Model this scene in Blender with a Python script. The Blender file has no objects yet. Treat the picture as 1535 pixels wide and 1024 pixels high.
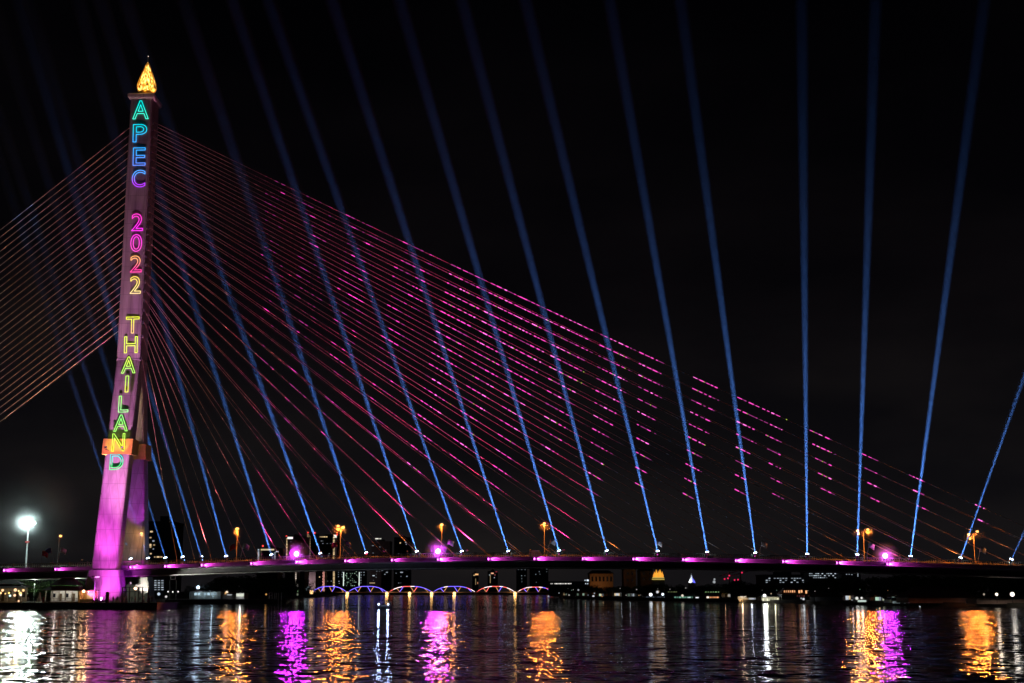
import bpy, bmesh, math, random
from mathutils import Vector, Matrix, Euler, Quaternion
R = math.radians
random.seed(8)
sc = bpy.context.scene
COL = sc.collection

# ------------------------------------------------------------------ camera
FPX, W0, H0, HOR, CAMZ = 2061.0, 1535.0, 1024.0, 887.0, 4.5
PITCH = math.atan((HOR - H0 / 2) / FPX)
cd = bpy.data.cameras.new('camera'); cam = bpy.data.objects.new('camera', cd); COL.objects.link(cam)
cd.sensor_width = 36; cd.lens = FPX / W0 * 36; cd.clip_end = 40000; cd.clip_start = .5
cam.location = (0, 0, CAMZ); cam.rotation_euler = (R(90) + PITCH, 0, 0); sc.camera = cam
CP, SP = math.cos(PITCH), math.sin(PITCH)

def at(px, py, Y):
    """world point seen at photo pixel (px, py) standing at distance Y"""
    v = H0 / 2 - py
    f = FPX * CP - v * SP; u = FPX * SP + v * CP
    return Vector(((px - W0 / 2) / f * Y, Y, CAMZ + u / f * Y))

def proj(p):
    y, z = p[1], p[2] - CAMZ
    d = y * CP + z * SP; u = -y * SP + z * CP
    return (W0 / 2 + p[0] / d * FPX, H0 / 2 - u / d * FPX)

def onz(px, py, z):
    """point of the plane of height z seen at a pixel"""
    a = at(px, py, 100.0); t = (z - CAMZ) / (a.z - CAMZ)
    return Vector((a.x * t, 100 * t, z))

# ------------------------------------------------------------------ materials
def nt(name):
    m = bpy.data.materials.new(name); m.use_nodes = True
    t = m.node_tree; t.nodes.clear()
    return m, t, t.nodes.new('ShaderNodeOutputMaterial')

def surf(name, col, rough=.8, metal=0, scale=1.0, var=.35, bump=.1, col2=None, coord='Object'):
    m, t, o = nt(name); N, L = t.nodes, t.links
    b = N.new('ShaderNodeBsdfPrincipled'); L.new(b.outputs[0], o.inputs[0])
    tc = N.new('ShaderNodeTexCoord'); n = N.new('ShaderNodeTexNoise')
    n.inputs['Scale'].default_value = scale; n.inputs['Detail'].default_value = 6
    L.new(tc.outputs[coord], n.inputs['Vector'])
    r = N.new('ShaderNodeValToRGB'); L.new(n.outputs[0], r.inputs[0])
    c2 = col2 or tuple(c * (1 - var) for c in col)
    r.color_ramp.elements[0].color = (*c2, 1); r.color_ramp.elements[0].position = .35
    r.color_ramp.elements[1].color = (*col, 1); r.color_ramp.elements[1].position = .65
    L.new(r.outputs[0], b.inputs['Base Color'])
    b.inputs['Roughness'].default_value = rough; b.inputs['Metallic'].default_value = metal
    if bump:
        bp = N.new('ShaderNodeBump'); bp.inputs['Strength'].default_value = bump
        L.new(n.outputs[0], bp.inputs['Height']); L.new(bp.outputs[0], b.inputs['Normal'])
    return m

def emit(name, col, s=1.0, sample=False, base=(.02, .02, .02)):
    m, t, o = nt(name); N, L = t.nodes, t.links
    e = N.new('ShaderNodeEmission'); e.inputs[0].default_value = (*col, 1); e.inputs[1].default_value = s
    L.new(e.outputs[0], o.inputs[0])
    m.cycles.emission_sampling = 'FRONT' if sample else 'NONE'
    return m

def concrete():
    m, t, o = nt('board marked concrete'); N, L = t.nodes, t.links
    b = N.new('ShaderNodeBsdfPrincipled'); L.new(b.outputs[0], o.inputs[0]); b.inputs['Roughness'].default_value = .85
    tc = N.new('ShaderNodeTexCoord'); sep = N.new('ShaderNodeSeparateXYZ'); cmb = N.new('ShaderNodeCombineXYZ')
    L.new(tc.outputs['Object'], sep.inputs[0])
    ad = N.new('ShaderNodeMath'); ad.operation = 'ADD'; L.new(sep.outputs[0], ad.inputs[0]); L.new(sep.outputs[1], ad.inputs[1])
    L.new(ad.outputs[0], cmb.inputs[0]); L.new(sep.outputs[2], cmb.inputs[1])
    br = N.new('ShaderNodeTexBrick'); L.new(cmb.outputs[0], br.inputs[0])
    br.offset = 0; br.inputs['Scale'].default_value = 1; br.inputs['Brick Width'].default_value = 2.3
    br.inputs['Row Height'].default_value = 4.2; br.inputs['Mortar Size'].default_value = .06; br.inputs['Mortar Smooth'].default_value = .6
    br.inputs['Color1'].default_value = (.36, .35, .33, 1); br.inputs['Color2'].default_value = (.30, .29, .28, 1)
    br.inputs['Mortar'].default_value = (.17, .165, .16, 1)
    n = N.new('ShaderNodeTexNoise'); n.inputs['Scale'].default_value = .5; n.inputs['Detail'].default_value = 8
    mp = N.new('ShaderNodeMapping'); mp.inputs['Scale'].default_value = (2.2, 2.2, .25)
    L.new(tc.outputs['Object'], mp.inputs[0]); L.new(mp.outputs[0], n.inputs[0])
    r = N.new('ShaderNodeValToRGB'); r.color_ramp.elements[0].color = (.74, .72, .71, 1); r.color_ramp.elements[0].position = .35
    r.color_ramp.elements[1].position = .62
    L.new(n.outputs[0], r.inputs[0])
    mx = N.new('ShaderNodeMixRGB'); mx.blend_type = 'MULTIPLY'; mx.inputs[0].default_value = 1
    L.new(br.outputs[0], mx.inputs[1]); L.new(r.outputs[0], mx.inputs[2]); L.new(mx.outputs[0], b.inputs['Base Color'])
    bp = N.new('ShaderNodeBump'); bp.inputs['Strength'].default_value = .25; bp.inputs['Distance'].default_value = .05
    L.new(n.outputs[0], bp.inputs['Height']); L.new(bp.outputs[0], b.inputs['Normal'])
    return m

WROUGH, KA, KC, KG = .06, .88, .48, .18
def water_mat():
    m, t, o = nt('river water'); N, L = t.nodes, t.links
    b = N.new('ShaderNodeBsdfPrincipled'); L.new(b.outputs[0], o.inputs[0])
    b.inputs['Base Color'].default_value = (.012, .014, .016, 1); b.inputs['Roughness'].default_value = WROUGH
    b.inputs['IOR'].default_value = 1.33
    tc = N.new('ShaderNodeTexCoord')
    def noise(scale, sx, sy, rot, detail, rough=.55):
        mp = N.new('ShaderNodeMapping'); mp.inputs['Scale'].default_value = (sx, sy, 1); mp.inputs['Rotation'].default_value = (0, 0, R(rot))
        n = N.new('ShaderNodeTexNoise'); n.inputs['Scale'].default_value = scale; n.inputs['Detail'].default_value = detail
        n.inputs['Roughness'].default_value = rough
        L.new(tc.outputs['Object'], mp.inputs[0]); L.new(mp.outputs[0], n.inputs[0]); return n
    a = noise(1.15, .7, 1.0, 12, 3, .5); c = noise(.27, .6, 1.3, -20, 3); g = noise(.035, .8, 1.6, 10, 2)
    def vm(op, x, y):
        n = N.new('ShaderNodeVectorMath'); n.operation = op
        for i, q in enumerate((x, y)):
            if q is None: continue
            if isinstance(q, tuple): n.inputs[i].default_value = q
            else: L.new(q, n.inputs[i])
        return n.outputs[0]
    va = vm('MULTIPLY', vm('SUBTRACT', a.outputs['Color'], (.5, .5, .5)), (KA, KA, 0))
    vc = vm('MULTIPLY', vm('SUBTRACT', c.outputs['Color'], (.5, .5, .5)), (KC, KC, 0))
    vg = vm('MULTIPLY', vm('SUBTRACT', g.outputs['Color'], (.5, .5, .5)), (KG, KG, 0))
    nn = vm('NORMALIZE', vm('ADD', vm('ADD', vm('ADD', va, vc), vg), (0, 0, 1)), None)
    L.new(nn, b.inputs['Normal'])
    return m

M = dict(
    conc=concrete(), water=water_mat(),
    deck=surf('deck concrete', (.30, .30, .29), scale=.6),
    girder=surf('painted steel girder', (.10, .10, .105), rough=.6, scale=.4),
    pale=surf('pale painted steel', (.55, .55, .53), rough=.5),
    rail=surf('weathered railing paint', (.34, .33, .24), scale=3),
    asphalt=surf('asphalt', (.05, .05, .052), scale=2),
    gold=surf('gilded metal', (.8, .5, .12), rough=.3, metal=1, scale=2, var=.3),
    collar=surf('gold painted collar', (.60, .40, .06), rough=.6, scale=.8, var=.25),
    cable=surf('yellow sheathed cable', (.62, .42, .28), rough=.45, bump=0),
    steel=surf('galvanised steel', (.30, .30, .31), rough=.45, metal=.6, scale=5),
    dark=surf('dark metal', (.03, .03, .033), rough=.5, bump=0),
    earth=surf('bank earth', (.07, .06, .045), scale=.4),
    quay=surf('quay concrete', (.22, .21, .19), scale=1.2),
    wood=surf('weathered timber', (.12, .085, .05), scale=4),
    tile=surf('dark roof tile', (.055, .025, .02), scale=3, bump=.4),
    wallw=surf('white plaster', (.70, .69, .64), scale=1),
    wallo=surf('ochre plaster', (.55, .36, .18), scale=1),
    wallp=surf('pinkish plaster', (.46, .32, .28), scale=.3),
    wallg=surf('grey render', (.16, .16, .17), scale=.3),
    walld=surf('dark glass and concrete facade', (.045, .047, .06), scale=.2),
    leaf=surf('leaves', (.055, .10, .03), scale=1.5, col2=(.03, .06, .018), bump=0, rough=.6),
    bark=surf('bark', (.09, .065, .045), scale=5),
    flagw=surf('pale flag cloth', (.75, .66, .60), bump=0), flagb=surf('blue flag cloth', (.10, .10, .45), bump=0), flagr=surf('red flag cloth', (.55, .06, .06), bump=0),
    skin=surf('skin', (.45, .28, .2), bump=0), cloth1=surf('dark clothing', (.05, .05, .08), scale=6, bump=0), cloth2=surf('white clothing', (.7, .7, .72), scale=6, bump=0), cloth3=surf('red clothing', (.35, .04, .05), scale=6, bump=0),
    carw=surf('white car paint', (.7, .7, .7), rough=.3, bump=0), cart=surf('tyre rubber', (.02, .02, .02), bump=0),
    glass=surf('dark window glass', (.02, .022, .03), rough=.1, bump=0),
)
E = {}
def em(col, s=1.0, sample=False):
    k = (col, s, sample)
    if k not in E: E[k] = emit('glowing %s' % len(E), col, s, sample)
    return E[k]

# ------------------------------------------------------------------ mesh builder
class MB:
    def __init__(s): s.v = []; s.f = []; s.mi = []; s.sm = []
    def add(s, vs, fs, mi=0, smooth=False):
        b = len(s.v); s.v += [tuple(v) for v in vs]
        for f in fs: s.f.append([b + i for i in f]); s.mi.append(mi); s.sm.append(smooth)
        return s
    def box(s, lo, hi, mi=0):
        x0, y0, z0 = lo; x1, y1, z1 = hi
        vs = [(x0, y0, z0), (x1, y0, z0), (x1, y1, z0), (x0, y1, z0), (x0, y0, z1), (x1, y0, z1), (x1, y1, z1), (x0, y1, z1)]
        return s.add(vs, [(3, 2, 1, 0), (4, 5, 6, 7), (0, 1, 5, 4), (1, 2, 6, 5), (2, 3, 7, 6), (3, 0, 4, 7)], mi)
    def hexa(s, a, b, mi=0):   # two quads (bottom, top), counter-clockwise seen from above
        return s.add(list(a) + list(b), [(3, 2, 1, 0), (4, 5, 6, 7), (0, 1, 5, 4), (1, 2, 6, 5), (2, 3, 7, 6), (3, 0, 4, 7)], mi)
    def tube(s, pts, r, n=6, mi=0, r1=None):
        pts = [Vector(p) for p in pts]; vs = []; fs = []; k = len(pts)
        d0 = (pts[-1] - pts[0]).normalized(); up = Vector((0, 0, 1)) if abs(d0.z) < .9 else Vector((1, 0, 0))
        for i, p in enumerate(pts):
            d = (pts[min(i + 1, k - 1)] - pts[max(i - 1, 0)]).normalized()
            a = d.cross(up).normalized(); b = d.cross(a)
            rr = r if r1 is None else r + (r1 - r) * i / (k - 1)
            for j in range(n):
                q = 2 * math.pi * j / n; vs.append(p + a * math.cos(q) * rr + b * math.sin(q) * rr)
        for i in range(k - 1):
            for j in range(n):
                fs.append((i * n + j, i * n + (j + 1) % n, (i + 1) * n + (j + 1) % n, (i + 1) * n + j))
        s.add(vs, fs, mi, n > 5)
        s.add([vs[j] for j in range(n)], [tuple(range(n))], mi); s.add([vs[(k - 1) * n + j] for j in range(n)], [tuple(reversed(range(n)))], mi)
        return s
    def lathe(s, prof, c=(0, 0, 0), n=16, mi=0, smooth=True):
        vs = []; fs = []
        for (r, z) in prof:
            for j in range(n):
                q = 2 * math.pi * j / n; vs.append((c[0] + r * math.cos(q), c[1] + r * math.sin(q), c[2] + z))
        for i in range(len(prof) - 1):
            for j in range(n): fs.append((i * n + j, i * n + (j + 1) % n, (i + 1) * n + (j + 1) % n, (i + 1) * n + j))
        return s.add(vs, fs, mi, smooth)
    def ball(s, c, r, mi=0, n=10, sz=1):
        return s.lathe([(r * math.sin(math.pi * i / 6) + 1e-4, -r * sz * math.cos(math.pi * i / 6)) for i in range(7)], c, n, mi)
    def mesh(s, name, mats):
        me = bpy.data.meshes.new(name); me.from_pydata(s.v, [], s.f)
        for m in (mats if isinstance(mats, (list, tuple)) else [mats]): me.materials.append(m)
        me.polygons.foreach_set('material_index', s.mi); me.polygons.foreach_set('use_smooth', s.sm); me.update()
        return me
    def build(s, name, mats, parent=None, loc=None):
        return put(name, s.mesh(name, mats), parent, loc)

def put(name, me, parent=None, loc=None, rot=None, scale=None):
    o = bpy.data.objects.new(name, me); COL.objects.link(o)
    if parent: o.parent = parent
    if loc is not None: o.location = loc
    if rot is not None: o.rotation_euler = rot
    if scale is not None: o.scale = scale
    return o
def tag(o, label=None, cat=None, group=None, kind=None):
    if label: o['label'] = label
    if cat: o['category'] = cat
    if group: o['group'] = group
    if kind: o['kind'] = kind
    return o
def thing(name, loc, label, cat, group=None, rz=0):
    o = put(name, None, None, loc, (0, 0, rz)); o.empty_display_size = .5
    return tag(o, label, cat, group)
def copy_tree(o, parent=None):
    c = o.copy(); COL.objects.link(c); c.parent = parent
    for ch in list(o.children): copy_tree(ch, c)
    return c
def lamp(kind, loc, power, col, parent=None, aim=None, angle=60, blend=.5, radius=.15, name=None):
    ld = bpy.data.lights.new(name or 'lamp_light', kind); ld.energy = power; ld.color = col
    ld.shadow_soft_size = radius
    if kind == 'SPOT': ld.spot_size = R(angle); ld.spot_blend = blend
    o = put(name or 'lamp_light', ld, parent, loc)
    if aim is not None:
        d = Vector(aim) - (Vector(loc) + (parent.location if parent else Vector()))
        o.rotation_euler = d.to_track_quat('-Z', 'Y').to_euler()
    return o
ORD = 'first second third fourth fifth sixth seventh eighth ninth tenth eleventh twelfth thirteenth fourteenth fifteenth sixteenth seventeenth eighteenth nineteenth twentieth'.split()
ORD += ['twenty-' + w for w in ORD[:9]]

# ------------------------------------------------------------------ world and moon
w = bpy.data.worlds.new('World'); sc.world = w; w.use_nodes = True
t = w.node_tree; N, L = t.nodes, t.links; N.clear()
o = N.new('ShaderNodeOutputWorld'); bg = N.new('ShaderNodeBackground'); bg2 = N.new('ShaderNodeBackground'); ads = N.new('ShaderNodeAddShader')
sky = N.new('ShaderNodeTexSky'); sky.sky_type = 'NISHITA'; sky.sun_disc = False; sky.sun_elevation = R(-4); sky.sun_rotation = R(180)
L.new(sky.outputs[0], bg.inputs[0]); bg.inputs[1].default_value = .0005
tc = N.new('ShaderNodeTexCoord'); sp = N.new('ShaderNodeSeparateXYZ'); L.new(tc.outputs['Generated'], sp.inputs[0])
rp = N.new('ShaderNodeValToRGB'); L.new(sp.outputs[2], rp.inputs[0])
cr = rp.color_ramp; cr.elements[0].position = 0; cr.elements[0].color = (.0075, .0068, .0078, 1)
cr.elements[1].position = .42; cr.elements[1].color = (.0003, .0003, .0006, 1)
e_ = cr.elements.new(.12); e_.color = (.0040, .0036, .0044, 1)
e_ = cr.elements.new(.22); e_.color = (.0018, .0015, .0022, 1)
cn = N.new('ShaderNodeTexNoise'); cn.inputs['Scale'].default_value = 5; cn.inputs['Detail'].default_value = 5
cmp_ = N.new('ShaderNodeMapping'); cmp_.inputs['Scale'].default_value = (1, 1, 2.6); L.new(tc.outputs['Generated'], cmp_.inputs[0]); L.new(cmp_.outputs[0], cn.inputs[0])
cra = N.new('ShaderNodeValToRGB'); L.new(cn.outputs[0], cra.inputs[0]); cra.color_ramp.elements[0].position = .40; cra.color_ramp.elements[0].color = (.75, .75, .78, 1)
cra.color_ramp.elements[1].position = .72; cra.color_ramp.elements[1].color = (1.6, 1.5, 1.3, 1)
cmx = N.new('ShaderNodeMixRGB'); cmx.blend_type = 'MULTIPLY'; cmx.inputs[0].default_value = 1; L.new(rp.outputs[0], cmx.inputs[1]); L.new(cra.outputs[0], cmx.inputs[2])
L.new(cmx.outputs[0], bg2.inputs[0]); L.new(bg.outputs[0], ads.inputs[0]); L.new(bg2.outputs[0], ads.inputs[1]); L.new(ads.outputs[0], o.inputs[0])
sun = bpy.data.lights.new('moon', 'SUN'); sun.energy = .004; sun.angle = R(.5); sun.color = (.7, .8, 1)
so = put('moon', sun); so.rotation_euler = (R(50), 0, R(20))

# ------------------------------------------------------------------ water and land
me = MB(); S = 14000
me.add([(-S, -200, 0), (S, -200, 0), (S, S, 0), (-S, S, 0)], [(0, 1, 2, 3)])
tag(me.build('river_water', M['water']), 'dark rippled river with long coloured reflections', 'water', kind='structure')

def land(name, pts, z, label, mat='earth'):
    b = MB(); n = len(pts)
    b.add([(x, y, z) for x, y in pts], [tuple(range(n))])
    low = [(x, y, -3) for x, y in pts]
    for i in range(n):
        j = (i + 1) % n; b.add([(*pts[i], z), (*pts[j], z), low[j], low[i]], [(3, 2, 1, 0)])
    return tag(b.build(name, M[mat]), label, 'ground', kind='structure')
GL, GR = 1.6, 1.3
land('river_bank', [(-900, 358), (-93, 358), (-95, 384), (-124, 500), (-90, 556), (-128, 800), (-152, 1000), (-187, 1500), (-292, 1960), (-292, 14000), (-14000, 14000), (-14000, 358)], GL, 'dark left river bank under the pylon', 'earth')
land('far_shore', [(190, 300), (150, 384), (114, 486), (104, 560), (60, 760), (35, 926), (45, 1400), (62, 2000), (62, 14000), (14000, 14000), (14000, 300)][::-1], GR, 'dark right river bank with low buildings', 'earth')
land('horizon_ground', [(-291, 2250), (61.5, 2250), (61.5, 14000), (-291, 14000)], GL - .2, 'dark city ground beyond the truss bridge')
q = MB(); q.box((-260, 356.6, -2), (-92, 358.2, GL + .12)).box((-92, 356.6, -2), (-90.4, 384, GL + .12))
for i in range(40): q.box((-260 + i * 4.2, 356.35, -2), (-259.6 + i * 4.2, 356.6, GL - .1))
tag(q.build('quay_wall', M['quay']), 'low concrete quay wall along the near left bank', 'quay wall')

# ------------------------------------------------------------------ deck
PX = -109.0
YN, YF = 377.0, 401.0
prof = [(-900, 862), (-300, 858.5), (0, 855.3), (150, 852), (300, 847.5), (430, 843.3), (530, 841), (630, 839.3), (730, 838.3), (850, 838), (980, 838.7), (1100, 840.7), (1200, 842.8), (1330, 846), (1450, 849.3), (1900, 863)]
PP = [at(x, y, YN) for x, y in prof]
def zc(X):
    P = PP
    for i in range(len(P) - 1):
        if X <= P[i + 1].x or i == len(P) - 2:
            a, b = P[i], P[i + 1]; pa = P[max(i - 1, 0)]; pb = P[min(i + 2, len(P) - 1)]
            u = (X - a.x) / (b.x - a.x); h = b.x - a.x
            ma = (b.z - pa.z) / max(b.x - pa.x, 1e-6) * h; mb = (pb.z - a.z) / max(pb.x - a.x, 1e-6) * h
            return (2*u**3 - 3*u*u + 1) * a.z + (u**3 - 2*u*u + u) * ma + (-2*u**3 + 3*u*u) * b.z + (u**3 - u*u) * mb
X0, X1 = PP[0].x, PP[-1].x
def strip(section, mat, name, parent, step=3.0, x0=None, x1=None, mats=None):
    x0 = X0 if x0 is None else x0; x1 = X1 if x1 is None else x1
    n = max(2, int((x1 - x0) / step)); b = MB(); k = len(section); vs = []; fs = []
    for i in range(n + 1):
        X = x0 + (x1 - x0) * i / n; z = zc(X)
        vs += [(X, y, z + dz) for y, dz in section]
    for i in range(n):
        for j in range(k): fs.append((i * k + j, i * k + (j + 1) % k, (i + 1) * k + (j + 1) % k, (i + 1) * k + j))
    fs += [tuple(reversed(range(k))), tuple(n * k + j for j in range(k))]
    b.add(vs, fs); return b.build(name, mats or M[mat], parent)
deck = thing('bridge_deck', (0, 0, 0), 'long slender road deck of the cable bridge with magenta lit edge', 'bridge deck')
strip([(YN - .42, .62), (YN - .42, .55), (YN, .48), (YN, -.38), (YN - .42, -.45), (YN - .42, -.52), (YN, -.54), (YN + 3, -.8), (YN + 3.2, -.3), (YF - 3.2, -.3), (YF - 3, -.8), (YF, -.45), (YF, .62), (YF - .4, .62), (YF - .4, -.1), (YN + .4, -.1), (YN + .4, .62)], 'deck', 'deck_slab', deck)  # lips along the near fascia added to hold in the wash light
strip([(YN + 3.2, -.31), (YN + 4.0, -2.15), (YN + 4.4, -2.35), (YF - 4.4, -2.35), (YF - 4.0, -2.15), (YF - 3.2, -.31)], 'girder', 'box_girder', deck)
strip([(YN + 3.55, -2.15), (YN + 3.55, -2.42), (YN + 3.95, -2.42), (YN + 3.95, -2.15)], 'pale', 'girder_edge', deck)
tag(strip([(YN + .45, -.09), (YF - .45, -.09), (YF - .45, -.05), (YN + .45, -.05)], 'asphalt', 'road', None), 'asphalt carriageway on the bridge deck', 'road', kind='structure')
for y, nm in ((YN + .2, 'railing'), (YF - .2, 'railing')):
    b = MB(); X = -210.0
    while X < 175:
        z = zc(X); b.box((X - .06, y - .06, z + .55), (X + .06, y + .06, z + 1.55)); X += .62
    X = -210.0
    while X < 175:
        z = zc(X); b.box((X - .16, y - .14, z + .55), (X + .16, y + .14, z + 1.85)); X += 5.0
    n = 120
    for i in range(n):
        xa = -210 + 385 * i / n; xb = -210 + 385 * (i + 1) / n; za, zb = zc(xa) + 1.55, zc(xb) + 1.55
        b.hexa([(xa, y - .12, za), (xb, y - .12, zb), (xb, y + .12, zb), (xa, y + .12, za)], [(xa, y - .12, za + .16), (xb, y - .12, zb + .16), (xb, y + .12, zb + .16), (xa, y + .12, za + .16)])
    b.build(nm, M['rail'], deck)

# magenta wash lights along the fascia
MAG = (1.0, .06, .80)
fix = [(-70, .5), (5, .6), (82, 1), (194.5, 1.2), (246, 1.3), (301, 1.3), (375, 1.2), (442.5, 1.8), (516, 1.3), (586, .6), (655, 2.2), (731, 1.4), (800, 2.2), (872.5, 1.6), (948.5, 2), (1023, 2), (1102, 2.2), (1173, 2.2), (1253.6, 2), (1329, 2)]
fm = MB().box((-.5, -.05, -.22), (.1, .24, .22)).box((-.3, .24, -.05), (-.2, .36, .05)).mesh('wash_light', M['dark'])
lm = MB().box((.1, -.02, -.18), (.32, .22, .18)).mesh('lens', em((1, .10, .95), 16, True))
for px, k in fix:
    X = (px - W0 / 2) / 2090 * YN; z = zc(X) + .05
    f = put('wash_light', fm, deck, (X, YN - .35, z)); put('lens', lm, f)
    l = lamp('SPOT', (X + .42, YN - .20, z), 6500 * k, MAG, deck, angle=54, blend=1.0, radius=.06, name='wash_beam')
    l.rotation_euler = Vector((1, .022, -.005)).to_track_quat('-Z', 'Y').to_euler()

# ------------------------------------------------------------------ pylon
ZJ = 69.3; ZT = 147.0
def legY(z): return 372.0 + (385.0 - 372.0) * max(0, min(1, (z - 11.0) / (ZJ - 11.0)))   # front face of the near leg
HW = 3.35
def hw(z): return 3.35 if z < ZJ else 3.3 - .15 * (z - ZJ) / (ZT - ZJ)
def legsec(z, far=False):
    y0 = legY(z); y1 = y0 + 5.0
    if far: y0, y1 = 778 - y1, 778 - y0
    h = hw(z)
    return [(PX - h, y0, z), (PX + h, y0, z), (PX + h, y1, z), (PX - h, y1, z)]
pyl = thing('bridge_pylon', (0, 0, 0), 'tall concrete pylon with two splayed legs, lit magenta at its foot', 'bridge pylon')
def chamfer_prism(secs, name, mat, parent, c=.35):
    """secs: list of 4-corner rings (low to high), corners chamfered"""
    b = MB(); rings = []
    for s in secs:
        ring = []
        for i in range(4):
            p = Vector(s[i]); a = Vector(s[i - 1]); d = Vector(s[(i + 1) % 4])
            ring += [p + (a - p).normalized() * c, p + (d - p).normalized() * c]
        rings.append(ring)
    vs = [v for r_ in rings for v in r_]; fs = []
    for i in range(len(rings) - 1):
        for j in range(8): fs.append((i * 8 + j, i * 8 + (j + 1) % 8, (i + 1) * 8 + (j + 1) % 8, (i + 1) * 8 + j))
    fs += [tuple(reversed(range(8))), tuple((len(rings) - 1) * 8 + j for j in range(8))]
    b.add(vs, fs); return b.build(name, mat, parent)
ZP = zc(PX) - .25
near_face = legY(ZP)
for far in (False, True):
    chamfer_prism([legsec(ZP, far), legsec(ZJ, far)], 'leg', M['conc'], pyl)
    def flare(z, dx, dy):
        s = legsec(ZP, far); return [(x + (dx if x > PX else -dx), y + (dy if i > 1 else -dy), z) for i, (x, y, _) in enumerate(s)]
    chamfer_prism([flare(GL - .5, 2.1, 1.2), flare(ZP - .35, .75, .35)], 'pedestal', M['conc'], pyl)
    chamfer_prism([flare(ZP - .35, .3, .1), flare(ZP, .3, .1)], 'plinth', M['girder'], pyl)
    za = at(160, 680, 377).z; zb = at(160, 657, 378).z
    def col(z):
        s = legsec(z, far); return [(x + (.8 if x > PX else -.8), y + (.6 if i > 1 else -.6), z) for i, (x, y, _) in enumerate(s)]
    chamfer_prism([col(za), col(zb)], 'collar', M['collar'], pyl, .1)
YS0, YS1 = 385.0, 393.0
def ss(z): h = hw(z); return [(PX - h, YS0, z), (PX + h, YS0, z), (PX + h, YS1, z), (PX - h, YS1, z)]
chamfer_prism([ss(ZJ), ss(ZT)], 'shaft', M['conc'], pyl)
chamfer_prism([[(x + s1 * (.06), y, z) for (x, y, z), s1 in zip(ss(ZJ - .3), (-1, 1, 1, -1))], [(x + s1 * .06, y - (.06 if i < 2 else -.06), z) for i, ((x, y, z), s1) in enumerate(zip(ss(ZJ + .3), (-1, 1, 1, -1)))]], 'joint_band', M['deck'], pyl, .3)
def cap(z, d): return [(PX - 3.2 - d, YS0 - d, z), (PX + 3.2 + d, YS0 - d, z), (PX + 3.2 + d, YS1 + d, z), (PX - 3.2 - d, YS1 + d, z)]
chamfer_prism([cap(ZT, .25), cap(ZT + .5, .65), cap(ZT + 1.4, .75), cap(ZT + 1.7, .4)], 'cap', M['conc'], pyl, .1)
# cable anchor housings on the shaft's side
ah = MB().box((-.05, -.35, -.5), (.45, .35, .3)).mesh('anchor_housing', M['girder'])
for i in range(28):
    z = at(233, 183 + 11.2 * i if i < 20 else [409, 422, 435, 449.5, 465, 482, 504, 537][i - 20], 386).z
    for y in (386.6, 391.2): put('anchor_housing', ah, pyl, (PX + 3.15, y, z))
# cross beam under the deck between the pedestals
b = MB(); b.box((PX - 2.6, 378.0, ZP - 4.0), (PX + 2.6, 400.0, ZP - 2.25)); b.build('cross_beam', M['conc'], pyl)

# finial
FZ = ZT + 1.7
FC = (PX + .3, (YS0 + YS1) / 2)
fin = thing('pylon_finial', (FC[0], FC[1], FZ), 'glowing golden lotus bud lantern on the pylon top', 'finial')
MB().lathe([(2.6, 0), (2.7, .4), (1.5, .7), (1.2, 1.1), (1.9, 1.5), (2.1, 1.9), (1.5, 2.0)], n=20).build('base_bowl', M['gold'], fin)
bud = [(1.5, 1.7), (2.4, 2.2), (2.8, 3.2), (2.7, 4.2), (2.3, 5.5), (1.8, 7.0), (1.25, 8.4), (.75, 9.9), (.35, 10.9), (.12, 11.3)]
bm_, bt, bo = nt('lit gold lattice'); bn = bt.nodes; bl = bt.links
be = bn.new('ShaderNodeEmission'); bv = bn.new('ShaderNodeTexNoise'); btc = bn.new('ShaderNodeTexCoord'); bmp = bn.new('ShaderNodeMapping'); bmp.inputs['Scale'].default_value = (1.3, 1.3, .45)
bl.new(btc.outputs['Object'], bmp.inputs[0]); bl.new(bmp.outputs[0], bv.inputs[0]); bv.inputs['Scale'].default_value = 1.6; bv.inputs['Detail'].default_value = 3
br_ = bn.new('ShaderNodeValToRGB'); bl.new(bv.outputs[0], br_.inputs[0])
br_.color_ramp.elements[0].position = .38; br_.color_ramp.elements[0].color = (1.0, .30, .02, 1)
br_.color_ramp.elements[1].position = .62; br_.color_ramp.elements[1].color = (3.6, 2.3, .6, 1)
e_ = br_.color_ramp.elements.new(.48); e_.color = (1.6, .75, .08, 1)
bl.new(br_.outputs[0], be.inputs[0]); bl.new(be.outputs[0], bo.inputs[0]); bm_.cycles.emission_sampling = 'NONE'
MB().lathe([(r * .93, z) for r, z in bud], n=24).build('lantern', bm_, fin)
for k in range(14):
    a = 2 * math.pi * k / 14; pts = [((r + .05) * math.cos(a), (r + .05) * math.sin(a), z) for r, z in bud[:-1]]
    MB().tube(pts, .10, 5).build('rib', M['gold'], fin)
for k in range(8):
    a = 2 * math.pi * (k + .5) / 8; c, s_ = math.cos(a), math.sin(a)
    def P(r, z, t=0): return (r * c - t * s_, r * s_ + t * c, z)
    MB().add([P(1.3, 1.9, -.5), P(1.3, 1.9, .5), P(2.75, 2.9, .75), P(2.9, 3.9, .0), P(2.75, 2.9, -.75)], [(0, 1, 2, 3, 4)]).build('petal', M['gold'], fin)
MB().lathe([(.2, 11.0), (.14, 11.6), (.09, 12.6), (.02, 13.2)], n=8).ball((0, 0, 13.2), .14, 1).build('spire', [M['gold'], em((1, .8, .6), 2)], fin)
lamp('POINT', (0, -3.4, 2.3), 500, (1, .5, .12), fin, name='finial_light')
lamp('POINT', (3.4, 0, 2.3), 300, (1, .5, .12), fin, name='finial_light')

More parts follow.
